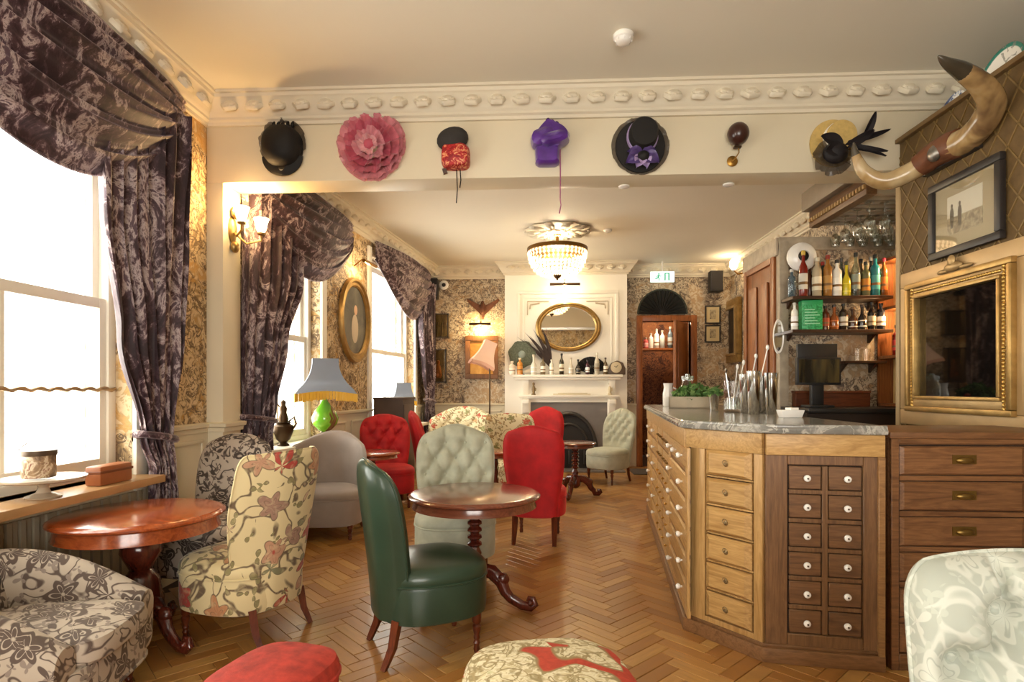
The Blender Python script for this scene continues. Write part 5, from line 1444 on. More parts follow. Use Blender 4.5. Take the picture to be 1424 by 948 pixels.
cr = MB().box(0, 0, 0, .016, .012, .03).mesh('crystal', CRY, bev=.004)
for k in range(40):
    a = 2 * PI * k / 40; b = MB()
    for i in range(8):
        r, z = bowl((i + .5) / 8.6); s = .020 * (1 - .06 * i)
        m = Matrix.Translation((r * math.cos(a), r * math.sin(a), z)) @ Matrix.Rotation(a, 4, 'Z') @ Matrix.Rotation(-.12 * i, 4, 'Y')
        vs = [(0, 0, .034), (s * .5, 0, 0), (0, s * (r / RC + .25), 0), (-s * .5, 0, 0), (0, -s * (r / RC + .25), 0), (0, 0, -.034)]
        b.add([m @ Vector(v) for v in vs], [(0, 1, 2), (0, 2, 3), (0, 3, 4), (0, 4, 1), (5, 2, 1), (5, 3, 2), (5, 4, 3), (5, 1, 4)])
    b.build('crystal_strand', CRY, ch_, smooth=False)
for i in (2, 5):
    r, z = bowl(i / 8.6); MB().tube([(r * math.cos(a), r * math.sin(a), z) for a in [2 * PI * j / 40 for j in range(40)]], .004, 5, True).build('ring', BRASS, ch_)
r, z = bowl(1.); MB().lathe([(.05, z + .03), (.055, z + .01), (.03, z - .02), (.012, z - .03), (.012, z - .045), (.001, z - .05)], 18).build('finial', BRONZE, ch_)
lamp_light('chandelier_bulb', (0, 0, zr - .08), 60, (1, .78, .5), .10, parent=ch_)
lamp_light('chandelier_uplight', (0, 0, zr + .12), 26, (1, .78, .5), .06, parent=ch_)

# ================================================================== sconce on the pier
s0 = AX(327, 322, -2.345)
sx = thing('wall_sconce', 'gilt two-arm wall sconce with lit glass shades on the pier', 'sconce', (-2.345, 4.26, s0.z))
MB().lathe([(1, 0), (1.05, .01), (.8, .02), (.3, .028), (.01, .03)], 20, plan=superell(.05, .10, 2), M=Matrix.Rotation(R(90), 4, 'Y') @ Matrix.Rotation(R(90), 4, 'Z')).build('back_plate', GOLD, sx)
MB().ball((.025, 0, -.13), (.03, .04, .045), 12, 8).build('drop', GOLD, sx)
MB().ball((.03, 0, .13), (.025, .05, .05), 12, 8).build('crest', GOLD, sx)
SHG = NT('lit_shade'); SHG.fin('#fff2dc', .4, emit='#ffdca0', es=14.); SHG = SHG.m
for k, (dx, dy, dz) in enumerate(((.13, -.10, .03), (.20, .06, -.01))):
    b = MB(); b.tube([(.02, 0, -.02), (dx * .5, dy * .5, -.09 + dz), (dx, dy, -.06 + dz), (dx, dy, -.02 + dz)], .008, 8); b.build('arm', GOLD, sx)
    MB().lathe([(.012, -.02 + dz), (.03, -.012 + dz), (.03, 0 + dz), (.001, .0 + dz)], 14, (dx, dy, 0)).build('cup', GOLD, sx)
    b = MB(); b.lathe([(.022, dz), (.035, dz + .03), (.042, dz + .07), (.056, dz + .11), (.052, dz + .11), (.038, dz + .07), (.03, dz + .03), (.002, dz + .004)], 24, (dx, dy, 0), plan=lambda a: ((1 + .05 * math.sin(8 * a)) * math.cos(a), (1 + .05 * math.sin(8 * a)) * math.sin(a))); b.build('glass_shade', SHG, sx)
    lamp_light('sconce_bulb', (dx + .0, dy, dz + .16), 9, (1, .62, .26), .035, parent=sx)

# ================================================================== pictures
def frame_box(t, w_, h, fw, d, fm, M_=None, steps=2):
    # rectangular frame in local x/z plane, front at local -y
    for (x0, x1, z0, z1) in ((-w_/2, w_/2, -h/2, -h/2 + fw), (-w_/2, w_/2, h/2 - fw, h/2), (-w_/2, -w_/2 + fw, -h/2 + fw, h/2 - fw), (w_/2 - fw, w_/2, -h/2 + fw, h/2 - fw)):
        MB().bb(x0, x1, -d, 0, z0, z1).build('frame_rail', fm, t, bev=min(.008, fw * .25))
def art(name, cols, scale, rough=.5):
    t = NT(name); n = t.noise(t.co(), scale, 4, .6, .8)
    return t.fin(t.ramp(n, [(.3 + .4 * i / (len(cols) - 1), c_) for i, c_ in enumerate(cols)]), rough)
# photograph on the lattice wall (local x along +Y ... turned so that its front faces the room)
def on_lattice(name, label, cat, y, z): 
    t = thing(name, label, cat, (XR - .008, y, z)); t.rotation_euler = (0, 0, R(-90)); return t
pf = on_lattice('framed_photograph', 'black framed old photograph of two figures on the lattice wall', 'picture', 3.50, 2.34)
W_, H_ = .58, .47
frame_box(pf, W_, H_, .045, .035, BLACKW)
MB().bb(-W_/2 + .04, W_/2 - .04, -.012, -.006, -H_/2 + .04, H_/2 - .04).build('mount', M('mount_board', '#b8a888', .7), pf)
t = NT('old_photo'); v = t.co(); gr = t.n('ShaderNodeSeparateXYZ'); t.l(v, gr.inputs[0])
n = t.noise(v, 22, 4, .6, 1.)
c = t.mix(t.ramp(t.n('ShaderNodeMath', operation='ADD').outputs[0], [(0, 0.), (1, 1.)]), '#efe9da', '#efe9da')
mm = t.n('ShaderNodeMath', operation='MULTIPLY_ADD'); t.l(gr.outputs[2], mm.inputs[0]); mm.inputs[1].default_value = 6.; mm.inputs[2].default_value = .5
c = t.mix(t.ramp(mm.outputs[0], [(.42, 1.), (.46, 0.)]), '#efe9da', t.ramp(n, [(.35, '#6b5c48'), (.65, '#c8b896')]))
MB().bb(-.14, .14, -.014, -.012, -.11, .12).build('print', t.fin(c, .4), pf)
for k, x in enumerate((-.10, -.035)):
    b = MB(); b.lathe([(.010, -.085), (.014, -.05), (.017, 0), (.012, .03), (.006, .036), (.009, .045), (.009, .055), (.001, .062)], 10, (x, -.0145, .01), plan=lambda a: (math.cos(a), .08 * math.sin(a))); b.build('printed_figure', M('print_dark', '#3a3026', .5), pf)
MB().bb(-W_/2 + .04, W_/2 - .04, -.022, -.020, -H_/2 + .04, H_/2 - .04).build('pane', glass('picture_glass', '#fafaf8', .05), pf)
# gilt mirror
gm = on_lattice('gilt_mirror', 'tall gilt framed dark mirror on the lattice wall above the drawer chest', 'mirror', 3.545, 1.57)
W_, H_ = 1.06, 1.02
frame_box(gm, W_, H_, .10, .03, M('mirror_outer', '#c2a274', .42, var=.2, vs=5, metal=.35))
frame_box(gm, W_ - .18, H_ - .18, .035, .06, GOLD)
frame_box(gm, W_ - .25, H_ - .25, .05, .045, GOLDD)
frame_box(gm, W_ - .34, H_ - .34, .022, .06, GOLD)
MB().bb(-W_/2 + .09, W_/2 - .09, -.02, -.012, -H_/2 + .09, H_/2 - .09).build('mirror_glass', M('dark_mirror', '#0d0b0a', .03, metal=0., spec=.9), gm)
bd = MB().ball((0, 0, 0), .011, 8, 6).mesh('bead', M('bead_gilt', '#d8b468', .3, metal=.9))
for sx_ in (-1, 1):
    for k in range(38): place('bead', bd, gm, (sx_ * (W_/2 - .152), -.046, -.38 + k * .0205))
for k in range(34): place('bead', bd, gm, (-.345 + k * .021, -.046, H_/2 - .152))
b = MB(); b.ball((0, -.045, H_/2 - .055), (.075, .02, .03), 14, 8); b.ball((-.09, -.04, H_/2 - .07), (.06, .014, .014), 10, 6); b.ball((.09, -.04, H_/2 - .07), (.06, .014, .014), 10, 6); b.ball((0, -.055, H_/2 - .02), (.03, .015, .035), 10, 6)
b.build('crest_ornament', GOLDD, gm)
# horns
hn = thing('mounted_horns', 'pair of long curved cattle horns bound in leather on the lattice wall', 'horns', (XR, 3.66, 2.72))
MB().bb(-.05, 0, -.28, .18, -.06, .0).build('plaque', BLACKW, hn, bev=.01)
def W3(px, py, Y): p = AY(px, py, Y); return p - Vector((XR, 3.66, 2.72))
t = NT('horn'); v = t.co(); n = t.noise(v, 5, 3, .5, .6); c = t.ramp(n, [(.3, '#6b5238'), (.5, '#a98a5c'), (.7, '#c9b48c')]); HORN = t.fin(c, .25, coat=.3)
def spline(P, n=28):
    P = [Vector(p) for p in P]; out = []
    for i in range(len(P) - 1):
        p0, p1, p2, p3 = P[max(0, i-1)], P[i], P[i+1], P[min(len(P)-1, i+2)]
        for k in range(n // (len(P) - 1)):
            q = k * (len(P) - 1) / n; q = k / (n // (len(P) - 1))
            out.append(.5 * ((2*p1) + (p2-p0)*q + (2*p0-5*p1+4*p2-p3)*q*q + (3*p1-p0-3*p2+p3)*q**3))
    return out + [P[-1]]
pts = spline([W3(1300, 216, 3.70), W3(1268, 238, 3.80), W3(1230, 252, 3.86), W3(1203, 240, 3.88), W3(1190, 216, 3.88), W3(1187, 198, 3.86)])
def horn(pts, r0, e, k):
    rr = [r0 * (1 - (i / (len(pts) - 1)) ** e * .93) for i in range(len(pts))]
    MB().tube(pts[:k + 1], rr[:k + 1], 16).build('horn', HORN, hn)
    MB().tube(pts[k:], rr[k:], 16).build('horn_tip', HORNT, hn)
HORNT = M('horn_tip', '#4f4638', .25, var=.4, vs=6, coat=.3)
horn(pts, .062, 2.2, 20)
pts = spline([W3(1310, 208, 3.62), W3(1350, 190, 3.40), W3(1378, 150, 3.22), W3(1368, 122, 3.12), W3(1340, 100, 3.06), W3(1318, 88, 3.02), W3(1305, 78, 3.0)], 30)
horn(pts, .075, 2.0, 20)
LTH = M('horn_binding', '#7a4a30', .55, var=.35, vs=14, bump=.3, bs=30)
pts = [W3(1278, 231, 3.77), W3(1300, 215, 3.69), W3(1322, 203, 3.56), W3(1335, 198, 3.49)]
MB().tube(pts, [.070, .079, .084, .082], 18).build('leather_binding', LTH, hn)
MB().ball(W3(1300, 213, 3.60), (.035, .05, .05), 12, 8).build('silver_badge', M('badge', '#9a948c', .35, metal=.8, var=.4, vs=30), hn)
# plates behind the rail
t = NT('green_rim_plate'); v = t.co(); sp = t.n('ShaderNodeVectorMath', operation='LENGTH'); t.l(v, sp.inputs[0])
c = t.ramp(sp.outputs['Value'], [(.148, '#eeeae0'), (.152, '#3f8a78'), (.162, '#2f7a6a')]); n = t.noise(v, 18, 3, .5, 1.)
c = t.mix(t.ramp(n, [(.62, 0.), (.66, .8)]), c, '#8a8a80'); GPL = t.fin(c, .2, coat=.3)
t = NT('blue_plate'); n = t.noise(t.co(), 15, 3, .55, 1.6); BPL = t.fin(t.ramp(n, [(.42, '#33456e'), (.5, '#7f8fb0'), (.56, '#e6e6e4')]), .2, coat=.3)
for nm, lb, px, zc, r, m_ in (('display_plate', 'white plate with green rim above the lattice wall', 1398, 3.035, .17, GPL), ('display_plate', 'blue and white transfer plate behind the raised horn', 1331, 3.0, .135, BPL)):
    q = AX(px, 100, XR + .085)
    o = MB().lathe([(r * .4, -.006), (r * .62, .0), (r * .7, .01), (r, .022), (r * 1.0, .026), (r * .7, .016), (r * .6, .008), (.001, .006)], 40).build(nm, m_, loc=(XR + .075, q.y, zc), rot=(0, R(-80), 0))
    tag(o, lb, 'plate')
# oval portrait between the windows
def on_left_far(name, label, cat, Y, z, off=.012):
    p = FB @ Vector(((Y - YB2) * kB, off, z)); t = thing(name, label, cat, p)
    d_ = (BL1 - BL0).normalized(); t.rotation_euler = (0, 0, math.atan2(d_.y, d_.x)); return t   # local x along wall, local -y into room
op_ = on_left_far('oval_portrait', 'gilt oval framed portrait of a pale figure between the windows', 'picture', 6.66, 2.10)
MX = Matrix.Rotation(R(90), 4, 'X')
pl = superell(.40, .50, 2)
MB().lathe([(.78, .0), (.78, .02), (.82, .035), (.88, .03), (.92, .05), (.98, .045), (1, .02), (1, 0)], 48, plan=pl, M=MX).build('oval_frame', GOLD, op_)
MB().lathe([(.80, .004), (.80, .012), (.01, .012)], 48, plan=pl, M=MX).build('canvas', art('portrait_ground', ['#2c2a26', '#4f4a40', '#6b6354'], 3.), op_)
b = MB(); b.ball((.02, -.014, .12), (.045, .004, .06), 14, 8); b.build('painted_face', M('painted_skin', '#d9b393', .6), op_)
b = MB(); b.ball((.0, -.0135, -.10), (.09, .003, .17), 14, 8); b.build('painted_dress', M('painted_dress', '#c9b8a0', .6), op_)
def picture_light(t, name, w_, out, z, m_=BRASS, watts=6.):
    MB().tube([(-w_ / 2, -out, z), (w_ / 2, -out, z)], .022, 10).build('light_tube', m_, t)
    MB().tube([(0, 0, z - .02), (0, -out * .5, z + .05), (0, -out, z)], .008, 8).build('light_arm', m_, t)
pl_ = on_left_far('picture_light', 'brass picture light above the oval portrait', 'lamp', 6.66, 2.76)
picture_light(pl_, 'picture_light', .34, .20, 0)
lamp_light('picture_bulb', (0, -.19, -.05), 7, (1, .75, .45), .03, parent=pl_)

# far wall, window side
def on_far(name, label, cat, px, py, Y=YK): p = AY(px, py, Y - .008); return thing(name, label, cat, p)
sc_m = 9.7 / 800
BOXW = wood('case_wood', '#3a2416', '#5a3b25', 'z', .4)
for lb, x0, x1, y0, y1 in (('glazed black-edged case hung above the tall narrow case', 593, 625, 437, 470), ('tall narrow glazed case holding a small doll-like figure', 599, 622, 486, 532)):
    t_ = on_far('display_case', lb, 'display case', (x0 + x1) / 2, (y0 + y1) / 2)
    w_, h = (x1 - x0) * sc_m, (y1 - y0) * sc_m
    MB().bb(-w_/2, w_/2, -.02, 0, -h/2, h/2).build('case_back', art('case_back' + str(x0), ['#4a3a24', '#7a6440', '#9a8458'], 5.), t_)
    b = MB()
    for x in (-w_/2, w_/2 - .015):
        for y in (-.12, -.015): b.bb(x, x + .015, y, y + .015, -h/2, h/2)
    for z in (-h/2, h/2 - .015):
        for y in (-.12, -.015): b.bb(-w_/2, w_/2, y, y + .015, z, z + .015)
        for x in (-w_/2, w_/2 - .015): b.bb(x, x + .015, -.12, 0, z, z + .015)
    b.build('case_frame', BLACKW, t_)
    MB().bb(-w_/2 + .01, w_/2 - .01, -.116, -.113, -h/2 + .01, h/2 - .01).build('pane', glass('case_glass', '#e8e6dc', .1), t_)
    if x0 == 599:
        MB().lathe([(.05, -.2), (.06, -.15), (.035, 0), (.02, .03), (.028, .05), (.028, .08), (.001, .1)], 14, (.0, -.06, 0)).build('figure', M('figure_ochre', '#a8642f', .6), t_)
    else:
        for k in range(3): MB().tube([(-.09 + .08 * k, -.06, -h/2 + .02), (-.06 + .07 * k, -.06, .06)], .015, 6).build('specimen', M('specimen', '#5a4a34', .7), t_)
t_ = on_far('gilt_picture', 'brown framed golden painting under the flying bird', 'picture', 670, 497)
frame_box(t_, 46 * sc_m, 60 * sc_m, .085, .05, wood('picture_frame_wood', '#6a4322', '#94643a', 'z', .4))
MB().bb(-.22, .22, -.02, -.005, -.30, .30).build('canvas', art('gold_painting', ['#8a5a20', '#c08a3a', '#e0b260'], 3.), t_)
MB().tube([(-.05, -.022, .12), (0, -.022, .02), (.03, -.022, -.1)], .02, 8).build('painted_bird', M('painted_dark', '#5a3a1c', .6), t_)
t_ = on_far('picture_light', 'picture light glowing above the golden painting', 'lamp', 669, 452)
picture_light(t_, 'l', .36, .18, 0, BRONZE)
lamp_light('picture_bulb', (0, -.17, -.06), 16, (1, .72, .36), .03, parent=t_)
t_ = on_far('stuffed_bird', 'brown stuffed bird with raised wings above the picture light', 'bird', 672, 428)
BRD = M('bird_feather', '#6a3f28', .7, var=.4, vs=20)
MB().ball((0, -.07, -.02), (.055, .075, .10), 14, 10).build('body', BRD, t_)
MB().ball((0, -.10, .07), (.03, .04, .035), 10, 7).build('head', BRD, t_)
MB().tube([(0, -.13, .07), (0, -.17, .06)], [.01, .002], 6).build('beak', M('beak', '#3a2a1c', .5), t_)
for sg in (-1, 1):
    b = MB(); b.grid(lambda u, v: (sg * (.03 + .24 * u), -.06 + .05 * u * v, .12 * u - .16 * v * (1 - u * .75) + .03), 12, 8); b.build('wing', BRD, t_)
MB().tube([(0, -.05, -.1), (0, -.04, -.2)], [.03, .012], 8).build('tail', BRD, t_)
for lb, px, py in (('black wall speaker beside the narrow velvet drape and white camera', 602, 403), ('black wall speaker in the corner above the two small pictures', 993, 393)):
    t_ = on_far('wall_speaker', lb, 'speaker', px, py, YK - .06)
    MB().bb(-.10, .10, -.16, 0, -.17, .17).build('speaker_box', BLACK, t_, bev=.01)
    MB().bb(-.085, .085, -.166, -.16, -.155, .155).build('speaker_grille', M('grille', '#242122', .8, bump=.4, bs=300), t_)
    MB().tube([(0, 0, 0), (0, .06, 0)], .02, 8).build('wall_bracket', BLACK, t_)
t_ = on_far('security_camera', 'white round security camera next to the corner speaker', 'camera', 618, 397)
MB().lathe([(.04, 0), (.075, .02), (.08, .05), (.06, .075), (.04, .08), (.035, .07), (.001, .068)], 22, M=MX).build('camera_body', CERAM, t_)
MB().lathe([(.034, .07), (.03, .085), (.001, .088)], 16, M=MX).build('lens', BLACK, t_)

# chimney breast
p = AY(790, 455, YC - .01)
om = thing('gilt_mirror', 'oval gilt mirror hung on the white chimney breast', 'mirror', p)
pl = superell(.52, .39, 2)
MB().lathe([(.84, 0), (.84, .03), (.88, .045), (.93, .04), (.96, .06), (1.02, .045), (1.02, 0)], 56, plan=pl, M=MX).build('oval_frame', GOLD, om)
MB().lathe([(.86, .012), (.86, .018), (.01, .018)], 56, plan=pl, M=MX).build('mirror_glass', M('mirror', '#e8e4dc', .02, metal=1.), om)
t_ = thing('picture_light', 'brass picture light above the oval mirror', 'lamp', AY(785, 398, YC - .005))
picture_light(t_, 'l', .48, .2, 0, BRONZE); lamp_light('picture_bulb', (0, -.19, -.06), 9, (1, .8, .5), .03, parent=t_)
# mantel things
def mantel(px, dy=0.): return AY(px, 520, 9.28 + dy).x, 9.28 + dy, zm1
q = mantel(726, .065)
wr = thing('dried_wreath', 'grey-green dried hydrangea hat on a stand on the mantel', 'ornament', q)
MB().lathe([(.042, 0), (.042, .012), (.012, .02), (.01, .16), (.001, .16)], 14).build('stand', BRONZE, wr)
WG = M('dried_green', '#6f7765', .8, var=.5, vs=40, bump=.6, bs=60, bd=.02)
MB().lathe([(.10, 0), (.20, .015), (.22, .03), (.18, .045), (.10, .05), (.05, .042), (.001, .04)], 30, (0, .0, .33), plan=lambda a: ((1 + .05 * math.sin(7 * a)) * math.cos(a), (1 + .05 * math.sin(7 * a)) * math.sin(a)), M=MX).build('dried_flowers', WG, wr)
MB().ball((0, -.045, .33), (.06, .02, .06), 12, 8).build('flower_eye', M('dried_eye', '#8e9a92', .8), wr)
q = mantel(766, .04)
fa = thing('feather_spray', 'dark feather spray leaning across the oval mirror edge', 'ornament', q)
MB().lathe([(.03, 0), (.04, .05), (.025, .12), (.022, .12), (.03, .05), (.001, .01)], 14).build('vase', GLASS, fa)
for k in range(11):
    a = R(88 + k * 4); L = .58 + .1 * math.sin(k * 2.1); b = MB()
    b.grid(lambda u, v: (math.cos(a) * L * u * (1 + .2 * u) * .9 - .12 * u * u + (v - .5) * .05 * math.sin(PI * min(1, u + .05)), .012 * (k % 3) - .03 * u, .1 + math.sin(a) * L * u), 10, 3)
    b.build('feather', M('feather_brown', '#3d302c', .8, var=.3, vs=20), fa)
q = mantel(822, .02)
fn = thing('lace_fan', 'black pierced lace fan standing on the mantel', 'fan', q)
b = MB(); NB = 13
for k in range(NB):
    a = R(12 + 156 * k / (NB - 1)); MB().tube([(0, .005 * (k % 2), .03), (.25 * math.cos(a), .01 * (k % 2) - .0, .03 + .25 * math.sin(a))], .008, 5).build('fan_stick', HBLK, fn)
b.grid(lambda u, v: ((.12 + .14 * v) * math.cos(R(10 + 160 * u)), .01 + .008 * math.sin(u * 80), .03 + (.12 + .14 * v) * math.sin(R(10 + 160 * u))), 60, 6); b.build('fan_leaf', M('fan_black', '#1d1917', .6, var=.3, vs=60), fn)
MB().bb(-.04, .04, -.03, .03, 0, .04).build('fan_stand', HBLK, fn)
items = [ # px, h, r, colour, label paper, cap, shape, text
 (712, .16, .045, '#efe7d4', '#fff8e8', '#efe7d4', 'spirit', 'white jar at the window end of the mantel'),
 (723, .20, .04, '#d08a3a', '#e09a4a', '#efe0c0', 'spirit', 'amber orange bottle beside the white jar on the mantel'),
 (742, .24, .042, '#e8e2d2', '#ffffff', '#cfc4b0', 'squat', 'white lidded apothecary bottle on the mantel'),
 (755, .20, .036, '#7a6a50', '#f3efe2', '#4a3a28', 'spirit', 'brown bottle with white label on the mantel under the feathers'),
 (767, .18, .03, '#efe9d6', '#fff9ea', '#e0d6c0', 'spirit', 'pale slim bottle on the mantel under the mirror'),
 (781, .25, .034, '#3a3426', '#e8e0c8', '#26221c', 'wine', 'dark wine bottle with cream label in the middle of the mantel'),
 (794, .20, .034, '#d6cdb8', '#ffffff', '#b0a48e', 'squat', 'pale squat bottle beside the dark wine bottle on the mantel'),
 (804, .18, .034, '#2a2620', '#b9b0a0', '#1c1916', 'squat', 'squat black bottle in front of the lace fan'),
 (817, .17, .03, '#4a2f3a', '#ffffff', '#2a2028', 'spirit', 'plum bottle with square white label before the lace fan'),
 (830, .26, .038, '#d2cbb8', '#a9a290', '#efe8d6', 'round', 'clear decanter with pale stopper beside the lace fan'),
 (842, .20, .03, '#6a5a42', '#efe6d2', '#3a2f22', 'wine', 'slim brown bottle beside the mantel clock')]
for px, h, r, g_, lb, cp_, sh, tx in items: bottle(tx, (AY(px, 520, 9.23).x, 9.23, zm1), h * 1.35, r * 1.1, g_, lb, cp_, sh, 1)
q = mantel(858, .02)
ck = thing('mantel_clock', 'round faced dark wooden clock at the door end of the mantel', 'clock', q)
MB().prism([(-.15, 0), (.13, 0), (.13, .10), (.09, .19), (.0, .225), (-.09, .19), (-.14, .09)], -.04, .05, lambda a, c, e: (a, e, c)).build('case', M('clock_wood', '#5a4a3c', .4), ck, bev=.008)
MB().lathe([(.085, 0), (.088, .012), (.078, .016), (.001, .016)], 28, (-.02, -.04, .115), M=MX).build('dial', M('clock_dial', '#cfc0a0', .4), ck)
for a, L in ((50, .05), (150, .035)): MB().tube([(-.02, -.058, .115), (-.02 + L * math.cos(R(a)), -.058, .115 + L * math.sin(R(a)))], .004, 5).build('clock_hand', BLACK, ck)
for lb, px, k in (('small cream figurine on the lower mantel ledge by the bracket', 848, 0), ('small bronze figurine on the lower mantel ledge under the wreath', 742, 1)):
    o = thing('figurine', lb, 'figurine', (AY(px, 549, 9.28).x, 9.285, zm2))
    MB().lathe([(.035, 0), (.035, .015), (.02, .03), (.028, .09), (.018, .14), (.01, .155), (.02, .17), (.02, .19), (.001, .205)], 14).build('figure_body', M('fig' + str(k), ('#d6c6a4', '#8a7350')[k], .5), o)
    MB().tube([(0, 0, .13), (.04, -.01, .10), (.03, -.03, .07)], .009, 6).build('figure_arm', M('fig' + str(k), '#d6c6a4', .5), o)
b = MB(); b.bb(-.3, .3, -.04, .03, 0, .02); b.bb(-.22, .25, -.03, .03, .02, .035); b.xf(Matrix.Identity(4))
o = thing('open_book', 'flat pile of papers lying on the lower mantel ledge', 'papers', (AY(795, 549, 9.28).x, 9.29, zm2))
b.build('papers', M('old_paper', '#d9cdb0', .7), o, bev=.003)

# doorway side
q = AY(920, 437, YK - .01)
hf = thing('half_round_fan', 'large black half-round fan above the doorway', 'fan', (q.x, q.y, q.z))
NB = 15
b = MB(); RR = 33 * sc_m
b.grid(lambda u, v: ((.06 + (RR - .06) * v) * math.cos(PI * u), -.02 - .05 * v + .012 * math.sin(u * 90), (.06 + (RR - .06) * v) * math.sin(PI * u)), 72, 8); b.build('fan_leaf', M('fan_felt', '#1a1c18', .75), hf)
for k in range(NB):
    a = PI * k / (NB - 1); MB().tube([(0, -.02, 0), (RR * math.cos(a), -.08, RR * math.sin(a))], .008, 5).build('fan_rib', HBLK, hf)
b = MB(); b.tube([(RR * 1.0 * math.cos(PI * u / 30), -.07, RR * math.sin(PI * u / 30)) for u in range(31)], .016, 6); b.build('fan_edge', M('fan_edge', '#33382f', .7), hf)
q = AY(921, 385, YK - .3)
ex = thing('exit_sign', 'lit white and green running-man exit sign above the doorway', 'sign', q)
EXW = NT('sign_lit'); EXW.fin('#eaf6f0', .4, emit='#d8f2ee', es=.9)
EXG = NT('sign_green'); EXG.fin('#1f9a6a', .4, emit='#3fae90', es=.35)
MB().bb(-.19, .19, -.02, .02, -.085, .085).build('sign_case', EXW.m, ex, bev=.006)
b = MB(); y = -.022
b.ball((-.06, y, .045), (.014, .002, .014), 10, 6)
for P_, r_ in (([(-.062, y, .028), (-.07, y, -.01)], .011), ([(-.07, y, -.01), (-.05, y, -.03), (-.06, y, -.06)], .008), ([(-.07, y, -.01), (-.095, y, -.03), (-.12, y, -.028)], .008), ([(-.06, y, .02), (-.035, y, .005), (-.02, y, .015)], .006), ([(-.064, y, .022), (-.09, y, .01), (-.095, y, -.01)], .006)):
    b.tube(P_, r_, 6, flat=.3)
b.bb(.03, .05, y - .001, y, -.06, .06); b.bb(.09, .11, y - .001, y, -.06, .06); b.bb(.03, .11, y - .001, y, .045, .06)
b.build('sign_pictogram', EXG.m, ex)
MB().tube([(0, 0, .085), (0, 0, ZC2 - q.z)], .01, 6).build('sign_rod', CERAM, ex)
for k, (y0, y1, lb) in enumerate(((425, 450, 'small black framed print just under the corner speaker'), (452, 476, 'small black framed print below the other small print'))):
    t_ = on_far('small_print', lb, 'picture', 991, (y0 + y1) / 2)
    frame_box(t_, 21 * sc_m, (y1 - y0) * sc_m, .022, .025, BLACKW)
    MB().bb(-.11, .11, -.012, -.004, -.13, .13).build('mount', M('print_mount', '#cdb98e', .7), t_)
    MB().bb(-.05, .05, -.014, -.012, -.07, .08).build('print', art('etching' + str(k), ['#5a4c3a', '#a8987a', '#cdbf9f'], 30.), t_)
# gilt framed painting on the bar-side wall
g0, g1 = AX(1004, 460, XK - .02), AX(1031, 460, XK - .02)
yc = (g0.y + g1.y) / 2; zc = 1.3 + (540 - 463) / 800 * yc
t_ = thing('gilt_picture', 'gilt framed dark portrait on the bar-side wall before the panelled door', 'picture', (XK - .01, yc, zc)); t_.rotation_euler = (0, 0, R(-90))
W_, H_ = abs(g0.y - g1.y), 1.02
frame_box(t_, W_, H_, .13, .07, GOLD); frame_box(t_, W_ - .22, H_ - .22, .04, .085, GOLDD)
MB().bb(-W_/2 + .12, W_/2 - .12, -.03, -.02, -H_/2 + .12, H_/2 - .12).build('canvas', art('dark_portrait', ['#16110d', '#2e241a', '#5a4630'], 3.), t_)
q = AX(1036, 370, XK - .01)
wl_ = thing('wall_lamp', 'small glass wall lamp above the gilt portrait by the panelled door', 'lamp', (XK, q.y, q.z))
MB().tube([(0, 0, -.1), (-.12, 0, -.12), (-.18, 0, -.06)], .012, 8).build('lamp_arm', BRASS, wl_)
MB().lathe([(.03, -.05), (.06, 0), (.055, .08), (.03, .12), (.001, .13)], 16, (-.18, 0, 0)).build('lamp_globe', SHG, wl_)
lamp_light('wall_lamp_bulb', (-.28, 0, .0), 3, (1, .8, .55), .06, parent=wl_)
# shelf and bottles in the passage
zp = AY(920, 484, 10.6).z
ps = thing('passage_shelf', 'brown wooden shelf of bottles seen through the doorway', 'shelf', ((DX0 + DX1) / 2, 10.75, zp))
MB().bb(-.62, .72, -.16, .16, -.04, 0).build('shelf_board', DOORW, ps, bev=.004)
for x in (-.5, .6): MB().bb(x - .02, x + .02, -.1, .16, -.25, -.04).build('bracket', DOORW, ps)
for px, h, g_, lb, tx in ((898, .20, '#a04a4a', '#d9a0a0', 'red bottle on the shelf beyond the doorway'), (905, .28, '#c9c9c0', None, 'clear bottle on the shelf beyond the doorway'), (913, .36, '#d0d6d2', '#efefe8', 'tall clear bottle with white label beyond the doorway'), (921, .33, '#bfc8c4', None, 'frosted clear bottle beyond the doorway'), (932, .40, '#51606a', '#9aa6a8', 'smoky bottle beyond the doorway near the open door')):
    bottle(tx, (AY(px, 484, 10.66).x, 10.66, zp), h, .045, g_, lb, '#8a8478', 'spirit', 1)
m_ = thing('door_mat', 'dark rubber mat in front of the doorway', 'mat', (AY(906, 650, 9.1).x, 9.05, 0))
MB().bb(-.33, .33, -.3, .3, 0, .012).build('mat_pad', M('mat', '#4a4038', .9, bump=.4, bs=200), m_, bev=.004)

